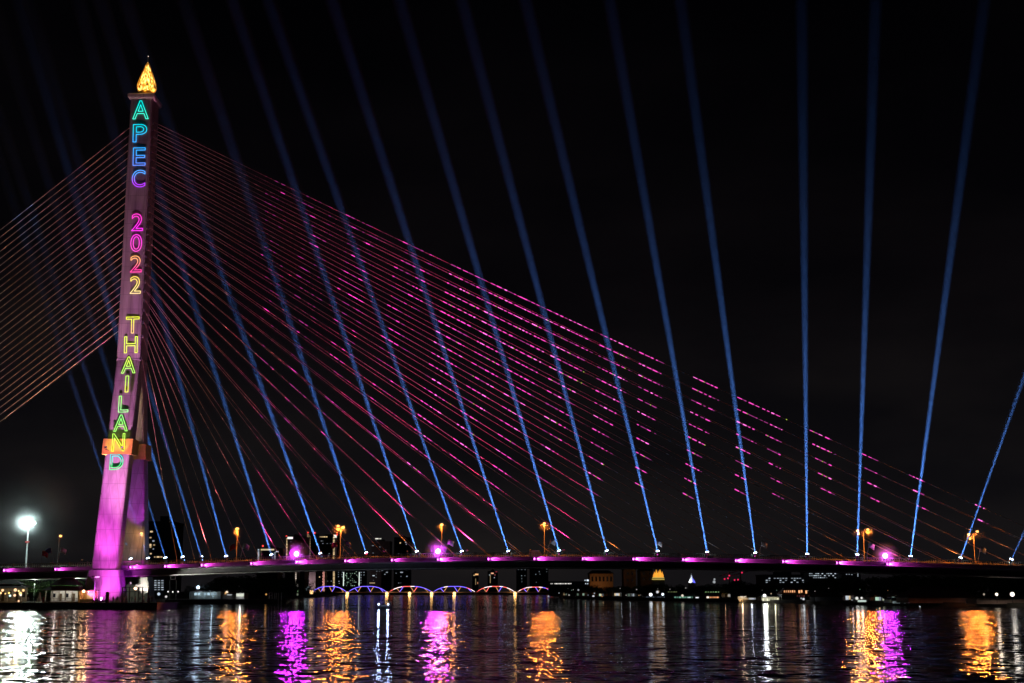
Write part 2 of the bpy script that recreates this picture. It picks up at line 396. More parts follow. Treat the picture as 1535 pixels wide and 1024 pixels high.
# lettering: laser projection put in as glowing outline tubes
let = thing('projected_lettering', (0, 0, 0), 'glowing outlined letters APEC 2022 THAILAND running down the pylon face', 'lettering')
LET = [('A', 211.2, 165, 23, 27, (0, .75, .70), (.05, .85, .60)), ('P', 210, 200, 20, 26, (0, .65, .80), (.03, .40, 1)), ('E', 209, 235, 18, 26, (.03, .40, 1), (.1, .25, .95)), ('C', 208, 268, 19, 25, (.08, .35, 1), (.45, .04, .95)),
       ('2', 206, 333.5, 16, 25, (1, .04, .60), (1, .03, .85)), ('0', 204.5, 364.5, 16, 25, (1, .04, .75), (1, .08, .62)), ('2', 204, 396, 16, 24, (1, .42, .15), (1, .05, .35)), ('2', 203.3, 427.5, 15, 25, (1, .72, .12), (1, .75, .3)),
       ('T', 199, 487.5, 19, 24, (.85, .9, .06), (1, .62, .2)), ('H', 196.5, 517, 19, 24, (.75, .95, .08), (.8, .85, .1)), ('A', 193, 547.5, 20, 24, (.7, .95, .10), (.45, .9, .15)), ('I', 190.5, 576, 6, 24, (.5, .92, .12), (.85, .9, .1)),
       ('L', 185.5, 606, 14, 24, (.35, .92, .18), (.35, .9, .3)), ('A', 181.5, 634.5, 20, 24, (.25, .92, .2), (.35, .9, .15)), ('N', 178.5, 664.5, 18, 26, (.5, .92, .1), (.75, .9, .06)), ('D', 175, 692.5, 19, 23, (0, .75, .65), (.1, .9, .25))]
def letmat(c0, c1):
    m, t, o = nt('laser glow colour'); N, L = t.nodes, t.links
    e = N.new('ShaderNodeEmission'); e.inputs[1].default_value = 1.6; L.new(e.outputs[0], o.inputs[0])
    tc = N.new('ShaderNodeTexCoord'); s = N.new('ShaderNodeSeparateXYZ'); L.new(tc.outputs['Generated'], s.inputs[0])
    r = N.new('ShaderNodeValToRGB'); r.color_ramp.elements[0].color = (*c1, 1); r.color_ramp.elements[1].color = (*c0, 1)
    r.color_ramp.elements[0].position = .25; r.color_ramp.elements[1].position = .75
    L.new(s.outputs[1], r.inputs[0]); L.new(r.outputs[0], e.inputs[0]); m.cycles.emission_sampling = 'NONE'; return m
def facept(py, px):
    lo, hi = 20.0, 150.0
    for _ in range(50):
        z = (lo + hi) / 2
        if proj((PX, legY(z) if z < ZJ else YS0, z))[1] > py: lo = z
        else: hi = z
    y = legY(z) if z < ZJ else YS0
    if z > zb: pass
    p = at(px, py, y); return Vector((p.x, y, z))
for ch, px, py, w_, h_, c0, c1 in LET:
    p = facept(py, px); pt = facept(py - h_ / 2, px); pb = facept(py + h_ / 2, px)
    Hm = (pt - pb).length; Wm = w_ / FPX * (p.y * CP + (p.z - CAMZ) * SP)
    cu = bpy.data.curves.new('glyph', 'FONT'); cu.body = ch; cu.fill_mode = 'NONE'; cu.size = 10
    to = put('glyph', cu); dg = bpy.context.evaluated_depsgraph_get(); dg.update()
    em0 = to.evaluated_get(dg).to_mesh()
    co = [v.co.copy() for v in em0.vertices]; ed = [tuple(e.vertices) for e in em0.edges]
    to.evaluated_get(dg).to_mesh_clear()
    bpy.data.objects.remove(to); bpy.data.curves.remove(cu)
    xs = [c.x for c in co]; ys = [c.y for c in co]
    sx = Wm / max(max(xs) - min(xs), .1); sy = Hm / (max(ys) - min(ys)); cx, cy = (max(xs) + min(xs)) / 2, (max(ys) + min(ys)) / 2
    if ch == 'I': sx = sy * 1.15
    P2 = [Vector(((c.x - cx) * sx, (c.y - cy) * sy, 0)) for c in co]
    b = MB()
    for a, d in ed:
        if (P2[a] - P2[d]).length > 1e-3:
            e = (P2[d] - P2[a]).normalized() * .05; b.tube([P2[a] - e, P2[d] + e], .092, 6)
    n_ = (pt - pb).normalized(); xax = Vector((1, 0, 0)); nrm = xax.cross(n_)
    lean = math.atan2((facept(py - 14, px).x - facept(py + 14, px).x), 1) * 0
    o = b.build('letter', letmat(c0, c1), let)
    Mx = Matrix((xax, n_, nrm)).transposed().to_4x4(); Mx.translation = p + nrm * (.2 if ch not in 'N' else .75)
    o.matrix_local = Mx

# floodlights at the pylon foot
FL = []
def floodlight(x, y, z, aimpt, power, col, ang, label, blend=.6, cat='floodlight'):
    t = thing('floodlight', (x, y, z), label, cat, 'floodlights round the pylon foot')
    d = (Vector(aimpt) - t.location).normalized(); qd = d.to_track_quat('Z', 'Y')
    MB().box((-.3, -.25, 0), (.3, .25, .06)).box((-.36, -.05, .05), (-.3, .05, .7)).box((.3, -.05, .05), (.36, .05, .7)).build('bracket', M['dark'], t)
    h = MB().box((-.28, -.22, -.2), (.28, .22, .12)).build('housing', M['dark'], t, (0, 0, .6)); h.rotation_euler = qd.to_euler()
    g = MB().box((-.24, -.18, .121), (.24, .18, .14)).build('lens', em(tuple(col), 2), h)
    lamp('SPOT', (0, 0, .6) + d * .35 if False else tuple(Vector((0, 0, .6)) + d * .35), power, col, t, aimpt, ang, blend, .25, 'flood_beam')
    return t

# ------------------------------------------------------------------ stay cables
ys_r = [183 + 11.2 * i for i in range(20)] + [409, 422, 435, 449.5, 465, 482, 504, 537]
def cable(a, b_, sag, r=.075, n=14):
    pts = [a.lerp(b_, i / n) - Vector((0, 0, sag * 4 * (i / n) * (1 - i / n))) for i in range(n + 1)]
    return pts
def cobj(pts, r, label, group):
    p0 = pts[0]; t = MB().tube([p - p0 for p in pts], r, 6).build('stay_cable', M['cable'], None, p0)
    return tag(t, label, 'cable', group)
near_cables = []
for i in range(28):
    za_ = at(233, ys_r[i], 386.6).z
    for pl, (yt, yd, nm) in enumerate(((386.6, YN + .9, 'near'), (391.2, YF - .9, 'far'))):
        a = Vector((PX + 3.5, yt, za_ - (0 if pl == 0 else 0)))
        X = -90.7 + 9.5 * (27 - i); d = Vector((X, yd, zc(X) + .35))
        pts = cable(a, d, (d - a).length * .0055)
        o = cobj(pts, .062, '%s stay cable from the top in the %s fan right of the pylon' % (ORD[i], nm), 'stay cables right of the pylon')
        if pl == 0: near_cables.append((pts, o))
for i in range(28):
    y0 = 188 + 11.26 * i; x0 = 193 - 15 * max(0, (y0 - 188)) / 304
    a = Vector((PX - 3.3, 389.0, at(x0, y0, 389).z)); sl = .785 - .02 * i / 27
    yb = 853.0; e = at(x0 - (yb - y0) / sl, yb, 389.0)
    pts = cable(a, Vector((e.x, 389.0, e.z)), (e - a).length * .003)
    cobj(pts, .066, '%s stay cable from the top in the single fan left of the pylon' % ORD[i], 'stay cables left of the pylon')
b = MB()
bx0 = at(-700, 853, 389).x

# pink laser light on the near cables, put in as columns of glowing dashes
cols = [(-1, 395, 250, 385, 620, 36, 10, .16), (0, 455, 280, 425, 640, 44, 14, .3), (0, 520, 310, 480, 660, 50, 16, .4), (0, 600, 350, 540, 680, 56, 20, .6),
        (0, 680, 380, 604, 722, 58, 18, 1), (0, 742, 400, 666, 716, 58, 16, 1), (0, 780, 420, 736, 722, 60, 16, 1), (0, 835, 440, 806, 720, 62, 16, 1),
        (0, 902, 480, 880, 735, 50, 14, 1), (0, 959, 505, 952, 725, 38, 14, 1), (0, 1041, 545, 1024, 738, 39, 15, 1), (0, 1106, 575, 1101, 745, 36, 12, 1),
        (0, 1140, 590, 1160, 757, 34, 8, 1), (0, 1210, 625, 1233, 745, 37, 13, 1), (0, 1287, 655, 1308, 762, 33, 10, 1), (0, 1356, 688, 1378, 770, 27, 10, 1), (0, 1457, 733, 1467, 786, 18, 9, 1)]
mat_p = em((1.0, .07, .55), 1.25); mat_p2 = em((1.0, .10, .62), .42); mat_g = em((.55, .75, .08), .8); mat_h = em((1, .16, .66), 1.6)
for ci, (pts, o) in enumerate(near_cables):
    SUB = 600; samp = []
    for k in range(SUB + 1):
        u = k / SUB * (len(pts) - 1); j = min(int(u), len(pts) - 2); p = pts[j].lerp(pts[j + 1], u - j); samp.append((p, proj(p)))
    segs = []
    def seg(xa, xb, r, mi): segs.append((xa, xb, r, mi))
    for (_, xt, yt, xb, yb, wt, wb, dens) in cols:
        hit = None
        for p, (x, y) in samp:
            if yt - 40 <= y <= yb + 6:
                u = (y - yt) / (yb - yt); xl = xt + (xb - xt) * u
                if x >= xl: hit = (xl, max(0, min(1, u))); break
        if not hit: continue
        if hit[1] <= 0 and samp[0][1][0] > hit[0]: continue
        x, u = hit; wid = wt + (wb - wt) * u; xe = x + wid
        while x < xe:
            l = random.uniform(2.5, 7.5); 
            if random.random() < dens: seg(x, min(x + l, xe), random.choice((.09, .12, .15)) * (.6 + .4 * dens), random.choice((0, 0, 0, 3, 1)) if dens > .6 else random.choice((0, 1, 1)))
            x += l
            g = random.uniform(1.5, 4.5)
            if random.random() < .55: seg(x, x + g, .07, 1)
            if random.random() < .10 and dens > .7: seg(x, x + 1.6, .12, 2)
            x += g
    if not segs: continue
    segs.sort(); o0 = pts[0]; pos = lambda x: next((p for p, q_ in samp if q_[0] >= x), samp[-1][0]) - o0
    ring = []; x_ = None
    for xa, xb, r, mi in segs:            # one continuous sleeve: glowing laser dashes joined by an added cable-coloured filler
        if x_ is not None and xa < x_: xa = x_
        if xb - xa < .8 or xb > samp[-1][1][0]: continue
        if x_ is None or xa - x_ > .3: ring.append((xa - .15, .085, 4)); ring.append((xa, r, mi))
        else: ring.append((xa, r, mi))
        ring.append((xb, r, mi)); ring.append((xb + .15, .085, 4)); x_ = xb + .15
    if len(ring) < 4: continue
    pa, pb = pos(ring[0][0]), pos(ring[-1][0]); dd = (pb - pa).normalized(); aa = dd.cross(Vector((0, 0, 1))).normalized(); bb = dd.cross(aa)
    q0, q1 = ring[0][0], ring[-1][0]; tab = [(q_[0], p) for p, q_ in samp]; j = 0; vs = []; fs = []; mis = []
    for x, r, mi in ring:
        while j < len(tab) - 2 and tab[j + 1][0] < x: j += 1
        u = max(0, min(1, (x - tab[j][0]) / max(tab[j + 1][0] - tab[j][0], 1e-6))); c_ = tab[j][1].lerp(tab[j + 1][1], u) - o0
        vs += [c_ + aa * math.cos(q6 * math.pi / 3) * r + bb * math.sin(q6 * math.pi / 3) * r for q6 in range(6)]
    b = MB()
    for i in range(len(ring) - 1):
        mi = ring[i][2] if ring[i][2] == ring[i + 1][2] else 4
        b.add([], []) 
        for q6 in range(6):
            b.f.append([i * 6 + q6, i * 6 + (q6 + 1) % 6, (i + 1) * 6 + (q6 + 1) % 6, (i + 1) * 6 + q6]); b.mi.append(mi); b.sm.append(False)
    b.v = [tuple(v) for v in vs]; b.build('laser_glow_dashes', [mat_p, mat_p2, mat_g, mat_h, M['cable']], o)

# ------------------------------------------------------------------ searchlights
def beam_mat():
    m, t, o = nt('lit night air'); N, L = t.nodes, t.links
    v = N.new('ShaderNodeVolumeScatter'); v.inputs['Color'].default_value = (1, 1, 1, 1); v.inputs['Density'].default_value = .0018
    ab = N.new('ShaderNodeVolumeAbsorption'); ab.inputs['Density'].default_value = .023; ab.inputs['Color'].default_value = (0, 0, 0, 1)
    sm = N.new('ShaderNodeAddShader'); L.new(v.outputs[0], sm.inputs[0]); L.new(ab.outputs[0], sm.inputs[1]); L.new(sm.outputs[0], o.inputs['Volume']); m.cycles.homogeneous_volume = True
    return m
BM = beam_mat()
BL = 250.0; BT = .0140; BACK = 12.5
beam_mesh = MB().lathe([(.002, 1.0), (BT * BACK * 1.02, 1.001), (BT * (BL + BACK) * 1.02, BL), (.002, BL + .01)], n=14).mesh('light_beam', BM)
sl_body = MB().lathe([(.27, .0), (.34, .0), (.36, .1), (.36, .85), (.33, .96), (.27, .96), (.27, .0)], n=14).mesh('housing', M['dark'])
sl_lens = MB().lathe([(.26, .97), (.40, .93), (.44, 1.02), (.40, 1.12), (.30, 1.14), (.26, .97)], n=14).mesh('lens', em((.55, .75, 1), 24, True))
sl_yoke = MB().box((-.50, -.06, -.9), (-.42, .06, .1)).box((.42, -.06, -.9), (.50, .06, .1)).box((-.50, -.06, -1.0), (-.42, .62, -.9)).box((.42, -.06, -1.0), (.50, .62, -.9)).mesh('stand', M['dark'])
BEAMS = [(196, 838, -.33, .12), (222, 837, -.335, .2), (248, 836.5, -.31, .22), (274, 835.3, -.295, .75), (302, 835, -.31, .35), (339, 834, -.265, .5), (407, 832, -.308, .7), (480.4, 829.8, -.352, .9), (549, 828.8, -.33, .9), (625, 827, -.333, .9),
         (692.5, 826.7, -.35, 1), (762, 826.5, -.319, 1), (838, 826, -.289, 1), (909.6, 826, -.263, 1), (986, 826.5, -.240, 1), (1060, 827.8, -.1765, 1), (1132, 829, -.135, 1), (1210, 830.7, -.010, 1), (1285, 831.8, .033, 1), (1365, 834, .133, 1), (1440, 836.5, .346, .8), (1516, 838.8, .463, .6)]
beam_cols = []
for i, (px, py, sl, k) in enumerate(BEAMS):
    Yb = YF - 4.5 if i < 2 else YF + .55 if i < 9 else YN - .62
    back = 1.5 if i < 2 else BACK
    p = at(px, py, Yb)
    far_ = at(px + 500 * sl, py - 500, Yb + (-7 if i < 2 else 11 if i < 9 else -1)); d = (far_ - p).normalized()
    nm = 'searchlight sending a blue beam up from the deck'
    s = thing('searchlight', p, '%s %s, counted from the pylon' % (ORD[i], nm), 'searchlight', 'searchlights along the bridge deck')
    put('stand', sl_yoke, s)
    h = put('housing', sl_body, s, -d * .95); h.rotation_euler = d.to_track_quat('Z', 'Y').to_euler()
    put('lens', sl_lens, h)
    put('light_beam', beam_mesh, h)
    l = lamp('SPOT', (0, 0, 0), 1.9e8 * k, (.10, .30, 1.0), s, None, math.degrees(2 * math.atan(BT)), 1.0, .05, 'beam_source')
    l.location = tuple(d * -back); l.rotation_euler = d.to_track_quat('-Z', 'Y').to_euler()   # collimated: the virtual focus lies behind the open barrel

# ------------------------------------------------------------------ lamps
_halo_balls = {}
def halo_ball(parent, r, dens, loc=(0, 0, 0)):  # ball of scattering air added round a lamp to draw its halo
    k = round(dens, 5)
    if k not in _halo_balls:
        m, t, o = nt('lamp halo air'); N, L = t.nodes, t.links
        v = N.new('ShaderNodeVolumeScatter'); L.new(v.outputs[0], o.inputs['Volume'])
        tc = N.new('ShaderNodeTexCoord'); g = N.new('ShaderNodeTexGradient'); g.gradient_type = 'QUADRATIC_SPHERE'
        L.new(tc.outputs['Object'], g.inputs[0]); mm = N.new('ShaderNodeMath'); mm.operation = 'MULTIPLY'; mm.inputs[1].default_value = dens
        L.new(g.outputs['Fac'], mm.inputs[0]); L.new(mm.outputs[0], v.inputs['Density'])
        _halo_balls[k] = MB().lathe([(math.sin(math.pi * i / 12) + 1e-3, -math.cos(math.pi * i / 12)) for i in range(13)], n=24).mesh('halo_ball', m)
    o = put('halo_ball', _halo_balls[k], parent, loc, None, (r, r, r)); o['kind'] = 'stuff'; return o

def street_lamp(px, py, Y, heads, label, power=14500, col=(1, .24, .03), halo=3.0, lit=None):
    """heads: list of x offsets of the lamp heads from the pole"""
    p = at(px, py, Y); zb = zc(p.x) - .05; h = p.z - zb
    t = thing('street_lamp', (p.x, Y, zb), label, 'street lamp', 'street lamps on the bridge deck')
    MB().lathe([(.22, 0), (.22, .5), (.13, .55), (.09, h - .3), (.07, h)], n=10).build('pole', M['dark'], t)
    for k, (dx, dz) in enumerate(heads):
        MB().tube([(0, 0, h - .4), (dx * .5, 0, h + .12 + dz), (dx, 0, h + .15 + dz)], .05, 6).build('arm', M['steel'], t)
        hd = MB().box((dx - .35, -.16, h + .05 + dz), (dx + .35, .16, h + .22 + dz)).build('lamp_head', M['steel'], t)
        MB().ball((dx, 0, h - .1 + dz), .42, sz=.75).build('bulb', em((1, .42, .11), 3.2), hd)
        lamp('SPOT', (dx, -.8, h - .5 + dz), power / len(heads), col, t, (p.x + dx, Y - 3.2, p.z - 8), 172, .25, .75)
        if halo: halo_ball(t, halo * .75, .06, (dx, -.7, h - .35 + dz))
    if px == 214: lamp('POINT', (-.35, -.2, h - .5), 1100, (1, .42, .14), t, radius=.3)
    return t
street_lamp(89, 803, 389, [(.35, 0)], 'small orange street lamp left of the pylon', 350, halo=1.6)
street_lamp(214, 799, 396.0, [(-.35, 0)], 'orange street lamp in front of the rear pylon leg', 900, halo=1.5)
street_lamp(356, 792, 389, [(-.05, 0)], 'orange street lamp between pylon and first magenta deck spotlight')
street_lamp(511, 788, 389, [(-.75, 0), (.65, -.35)], 'twin headed orange street lamp just right of the left magenta spotlight', 17000)
street_lamp(662.5, 786, 389, [(-.05, 0)], 'orange street lamp right above the middle magenta spotlight')
street_lamp(816, 784, 389, [(.0, 0)], 'orange street lamp over the parked box van at mid span', 17000)
street_lamp(1294, 795, 389, [(-1.6, 0), (1.3, .3)], 'twin headed orange street lamp left of the right magenta spotlight', 27000)
street_lamp(1459, 800, 389, [(-1.3, -.1), (1.15, .7)], 'rightmost twin headed orange street lamp on the deck', 27000)

def party_light(px, py, power, label, halo=4.6):
    p = at(px, py, YN + .2); z = zc(p.x) + 1.7
    t = thing('stage_light', (p.x, YN + .2, z), label, 'stage light', 'magenta spotlights on the railing')
    MB().box((-.4, -.15, 0), (.4, .15, .08)).box((-.4, -.05, .05), (-.34, .05, .6)).box((.34, -.05, .05), (.4, .05, .6)).build('bracket', M['dark'], t)
    hd = MB().lathe([(.05, -.35), (.3, -.3), (.33, .2), (.30, .25)], n=12).build('housing', M['dark'], t, (0, 0, .5)); hd.rotation_euler = (R(80), 0, 0)
    MB().ball((0, 0, .3), .62, sz=.7).build('lens', em((1, .45, 1), 14), hd)
    lamp('SPOT', (0, -1.25, .6), power, (.62, .015, 1), t, (p.x, 300, z + 6), 130, .6, .8); lamp('POINT', (0, -1.2, .7), power * .06, (.62, .015, 1), t, radius=.3)
    halo_ball(t, halo * .9, .15, (0, -.9, .6))
party_light(444.5, 834, 20000, 'left glaring magenta spotlight on the deck railing')
party_light(656.5, 829.5, 20000, 'middle glaring magenta spotlight on the deck railing')
party_light(1326.5, 835.5, 15000, 'right glaring magenta spotlight on the deck railing')
# red marker lamps under some searchlights
for px, py, w_ in ((549, 832, 'over the second orange lamp gap'), (762, 829.5, 'left of the box van'), (986, 829.5, 'right of mid span'), (1210, 833.5, 'left of the right spotlight')):
    p = at(px, py, YN + .05); t = thing('marker_lamp', (p.x, YN + .05, zc(p.x) + 1.75), 'small red marker lamp on the railing %s' % w_, 'marker lamp', 'red marker lamps')
    MB().lathe([(.12, -.15), (.14, .1), (.08, .12)], n=8).build('base', M['dark'], t)
    MB().ball((0, 0, .25), .27).build('globe', em((1, .05, .12), 4, True), t)

# floodlight mast
p = at(43, 784, 392); zb_ = zc(p.x) - .05; hm = p.z - zb_
t = thing('floodlight_mast', (p.x, 392, zb_), 'tall mast with blinding white floodlights at far left', 'floodlight mast')
MB().lathe([(.35, 0), (.35, .6), (.24, .7), (.17, hm)], n=12).build('pole', M['pale'], t)
MB().tube([(-1.9, 0, hm - .1), (1.9, 0, hm - .1)], .1, 6).build('crossarm', M['pale'], t)
for k in range(6):
    x = -1.75 + .7 * k
    f = MB().box((x - .3, -.35, hm - .45), (x + .3, .15, hm + .35)).build('floodlight', M['steel'], t)
    MB().box((x - .28, -.40, hm - .43), (x + .28, -.36, hm + .33)).build('lens', em((.9, 1, .97), 12), f)
MB().box((-.6, -.22, hm - 5.5), (.6, -.16, hm - 5.1)).box((-.12, -.2, hm - 5.8), (.12, -.12, hm - 5.05)).build('small_sign', M['flagr'], t)
for sx in (-1.2, 1.2): lamp('SPOT', (sx, -.6, hm), 34000, (.86, 1, .95), t, (p.x + sx, 200, 14), 52, .7, .7)
lamp('POINT', (0, -1.3, hm), 8000, (.72, 1, .96), t, radius=.7)
halo_ball(t, 19, .007, (0, -.8, hm)); halo_ball(t, 5.5, .09, (0, -.8, hm))

# floodlights at the pylon
MG = (1, .10, .90)
floodlight(-107.4, 359.2, GL, (PX - .8, 372, 9), 19000, MG, 50, 'ground floodlight nearest the lit kiosk, washing the pylon foot magenta')
floodlight(-105.2, 359.2, GL, (PX + .8, 372, 9), 19000, MG, 62, 'ground floodlight nearest the pier gate, washing the pylon foot magenta')
floodlight(-106.8, 358.8, GL, (PX, 376, 27), 150000, (1, .10, .9), 38, 'ground floodlight aimed at the lower pylon leg', 1)
floodlight(-106.2, 358.8, GL, (PX, 382, 58), 430000, (.95, .24, .85), 30, 'ground floodlight aimed at the pylon joint', 1)
floodlight(-105.7, 358.8, GL, (PX, 385, 105), 75000, (.95, .42, .75), 42, 'ground floodlight aimed at the upper pylon', 1)
floodlight(-96.5, 366.0, GL, (PX + 3.3, 375, 12), 9000, (.7, .02, .9), 60, 'ground floodlight aimed at the right side of the near leg')
z_ = zc(PX)
floodlight(PX + 4.5, 389.5, z_, (PX, 399.5, 42), 26000, (.5, .02, .62), 40, 'deck floodlight aimed purple at the rear leg', .6)
floodlight(PX - 1, 379.3, z_ , (PX, 380.5, 46), 1, (1, .45, .1), 30, 'small deck floodlight behind the near leg')
floodlight(-104.0, 394.5, GL, (-105.8, 402, 8), 9000, (1, .93, .85), 44, 'white ground floodlight at the rear pylon foot', .7)
cz = (za + zb) / 2; cy = legY(cz) - .6
for sx, pw in ((-1, 330), (1, 330)):  # lamp colour shifted to green so the gold collar comes out amber
    floodlight(PX + sx * 2.2, cy - 3.2, cz - 1.1, (PX + sx * 1.2, cy, cz + .5), pw, (.85, 1, .25), 85, '%s green-tinted floodlight on its outrigger, turning the gold collar amber' % ('left' if sx < 0 else 'right'), .4)
for sx in (-1, 1):
    b = MB().tube([(PX + sx * 2.2, cy - 3.6, cz - 1.15), (PX + sx * 2.2, cy + 1.2, cz - 1.15)], .07, 6); b.build('outrigger', M['dark'], pyl)
# white strip of light under the deck and floodlights added on the deck to light the cables
floodlight(-103.4, 378.2, GL + 4.6, (-60, 380.9, zc(-60) - 2.3), 90000, (1, .95, .86), 26, 'white floodlight on the pier head washing the underside edge', .8)
MB().tube([(-103.4, 378.2, GL), (-103.4, 378.2, GL + 4.6)], .12, 8).build('flood_post', M['dark'], pyl)
def added_cable_light(px, Y, aim, power, col, ang, label):
    X = (px - W0 / 2) / 2088 * Y
    return floodlight(X, Y, zc(X) + (-.05 if Y > YN + 1 else 1.71), aim, power, col, ang, label, 1, 'added cable light')
PK = (1, .05, .42)  # colour of the floodlights added to tint the cable fan pink
added_cable_light(300, YN + .2, at(360, 350, 384), 1.3e5, (1, .24, .36), 44, 'added pink cable floodlight nearest the pylon')
added_cable_light(392, YN + .2, at(500, 400, 383), 2.0e5, PK, 66, 'added pink cable floodlight under the left street lamp')
added_cable_light(575, YN + .2, at(610, 520, 381), 1.7e5, PK, 70, 'added pink cable floodlight between the left and middle magenta spotlights')
added_cable_light(700, YN + .2, at(720, 560, 381), 1.4e5, PK, 70, 'added pink cable floodlight right of the middle magenta spotlight')
added_cable_light(845, YN + .2, at(830, 560, 380), 5e4, PK, 70, 'added pink cable floodlight at mid span')
WM = (1, .58, .38)
floodlight(-104.3, 358.8, GL, (-96, 384, 70), 3.4e5, WM, 46, 'added warm ground floodlight aimed at the cables right of the pylon', 1)  # added to light the cables while only grazing the pylon side
for px_, ax_, ay_, nm_ in ((610, 560, 770, 'before the middle magenta spotlight'), (795, 740, 775, 'before the box van'), (930, 870, 780, 'past the box van'), (1262, 1190, 785, 'before the right magenta spotlight'), (1350, 1290, 795, 'past the right magenta spotlight'), (1440, 1390, 800, 'at the rightmost street lamp'), (1520, 1475, 805, 'at the right end')):
    added_cable_light(px_, YN + .2, at(ax_, ay_, 380), 3500 if px_ < 1000 else 3000, (1, .36, .09), 90, 'added orange cable floodlight %s' % nm_)  # added where the street lamps leave the near cables dark
added_cable_light(122, YN + .2, at(75, 400, 389), 2.6e5, WM, 70, 'added warm cable floodlight left of the pylon')  # added, stands in for street lamp light on the left cables

# ------------------------------------------------------------------ flags
def flag(px, py, lean, mat, where):
    p = at(px, py, YN + .45); zb = zc(p.x) + 1.0; h = p.z - zb + .4; x0 = -lean
    t = thing('flagpole', (p.x + x0, YN + .45, zb), '%s flag on a leaning pole %s' % (mat[0], where), 'flag', 'flags along the deck railing')
    top = Vector((lean, 0, h + .7)); MB().tube([(0, 0, 0), top], .045, 6).build('pole', M['steel'], t)
    b = MB(); n = 6; s = 1 if lean >= 0 else -1; vs = []
    ax = top.normalized()
    for i in range(n + 1):
        for j in range(4):
            u = i / n; q = top - ax * (j * .45) ; vs.append(q + Vector((s * 1.55 * u, .22 * math.sin(u * 7 + j), -.55 * u * u + .08 * math.sin(5 * u))))
    fs = [(i * 4 + j, i * 4 + j + 1, (i + 1) * 4 + j + 1, (i + 1) * 4 + j) for i in range(n) for j in range(3)]
    b.add(vs, fs, smooth=True); f = b.build('cloth', mat[1], t)
    so = f.modifiers.new('thickness', 'SOLIDIFY'); so.thickness = .02
for px, py, ln, mt, wh in [(76, 828, -.9, ('blue', M['flagb']), 'left of the pylon beside the small orange lamp'), (91, 827, 1.0, ('pale', M['flagw']), 'left of the pylon, right of the blue flag'), (63, 832, .2, ('furled red', M['flagr']), 'at far left by the floodlight mast'),
                       (352, 822, -.8, ('red', M['flagr']), 'left of the first lamp past the pylon'), (365, 821, .8, ('pale', M['flagw']), 'right of the first lamp past the pylon'), (505, 819, -.8, ('red', M['flagr']), 'left of the twin lamp'), (517, 817, .8, ('pale', M['flagw']), 'right of the twin lamp'),
                       (672, 815, 1.0, ('pale', M['flagw']), 'right of the middle magenta spotlight'), (825, 814, 1.0, ('pale', M['flagw']), 'right of the box van'), (985, 816, .8, ('pale', M['flagw']), 'beside the mid span marker lamp'),
                       (1142, 818, 1.0, ('pale', M['flagw']), 'near the seventeenth searchlight'), (1303, 820, 1.0, ('pale', M['flagw']), 'left of the right magenta spotlight'), (1470, 826, 1.0, ('pale', M['flagw']), 'under the rightmost street lamp')]:
    flag(px, py, ln, mt, wh)

# ------------------------------------------------------------------ vehicles on the deck
def vehicle(px, Y, L_, W_, H_, cat, label, paint, face=1, lit=True, box=False):
    X = (px - W0 / 2) / 2088 * Y; z = zc(X) - .05
    t = thing('box_van' if box else 'parked_car', (X, Y, z), label, cat, None)
    b = MB(); h = L_ / 2; wy = W_ / 2
    if box:
        b.box((-h, -wy, .55), (h * .55, wy, H_)).hexa([(h * .57, -wy, .5), (h, -wy, .5), (h, wy, .5), (h * .57, wy, .5)], [(h * .57, -wy, H_ * .85), (h * .8, -wy, H_ * .85), (h * .8, wy, H_ * .85), (h * .57, wy, H_ * .85)])
    else:
        b.hexa([(-h, -wy, .35), (h, -wy, .35), (h, wy, .35), (-h, wy, .35)], [(-h * .97, -wy, .85), (h * .97, -wy * .95, .8), (h * .97, wy * .95, .8), (-h * .97, wy, .85)])
        b.hexa([(-h * .8, -wy * .93, .85), (h * .45, -wy * .93, .85), (h * .45, wy * .93, .85), (-h * .8, wy * .93, .85)], [(-h * .6, -wy * .75, H_), (h * .1, -wy * .75, H_), (h * .1, wy * .75, H_), (-h * .6, wy * .75, H_)])
    b.build('body', paint, t)
    if not box: MB().box((-h * .62, -wy * .9, .92), (h * .25, wy * .9, H_ - .15)).build('side_windows', M['glass'], t)
    for sx in (-.62, .62):
        for sy in (-1, 1): MB().tube([(h * sx, sy * (wy - .2), .33), (h * sx, sy * (wy + .01), .33)], .33, 12).build('wheel', M['cart'], t)
    for sy in (-.6, .6): MB().box((face * h - .05, sy * wy - .15, .6), (face * h + .03, sy * wy + .15, .75)).build('headlight', em((1, .95, .8), 5 if lit else .5), t)
    return t
vehicle(803, 386, 3.6, 2.0, 2.55, 'van', 'pale box van parked at mid span under the orange lamp', M['carw'], 1, False, True)
for i, (px, Y, f, wh) in enumerate([(676, 385, -1, 'right of the middle magenta spotlight'), (934, 385, -1, 'left of the mid span marker lamp'), (1068, 385, -1, 'past the mid span marker lamp'), (1290, 385, -1, 'under the right twin street lamp')]):
    vehicle(px, Y, 4.4, 1.8, 1.5, 'car', 'white car on the deck %s' % wh, M['carw'], f)

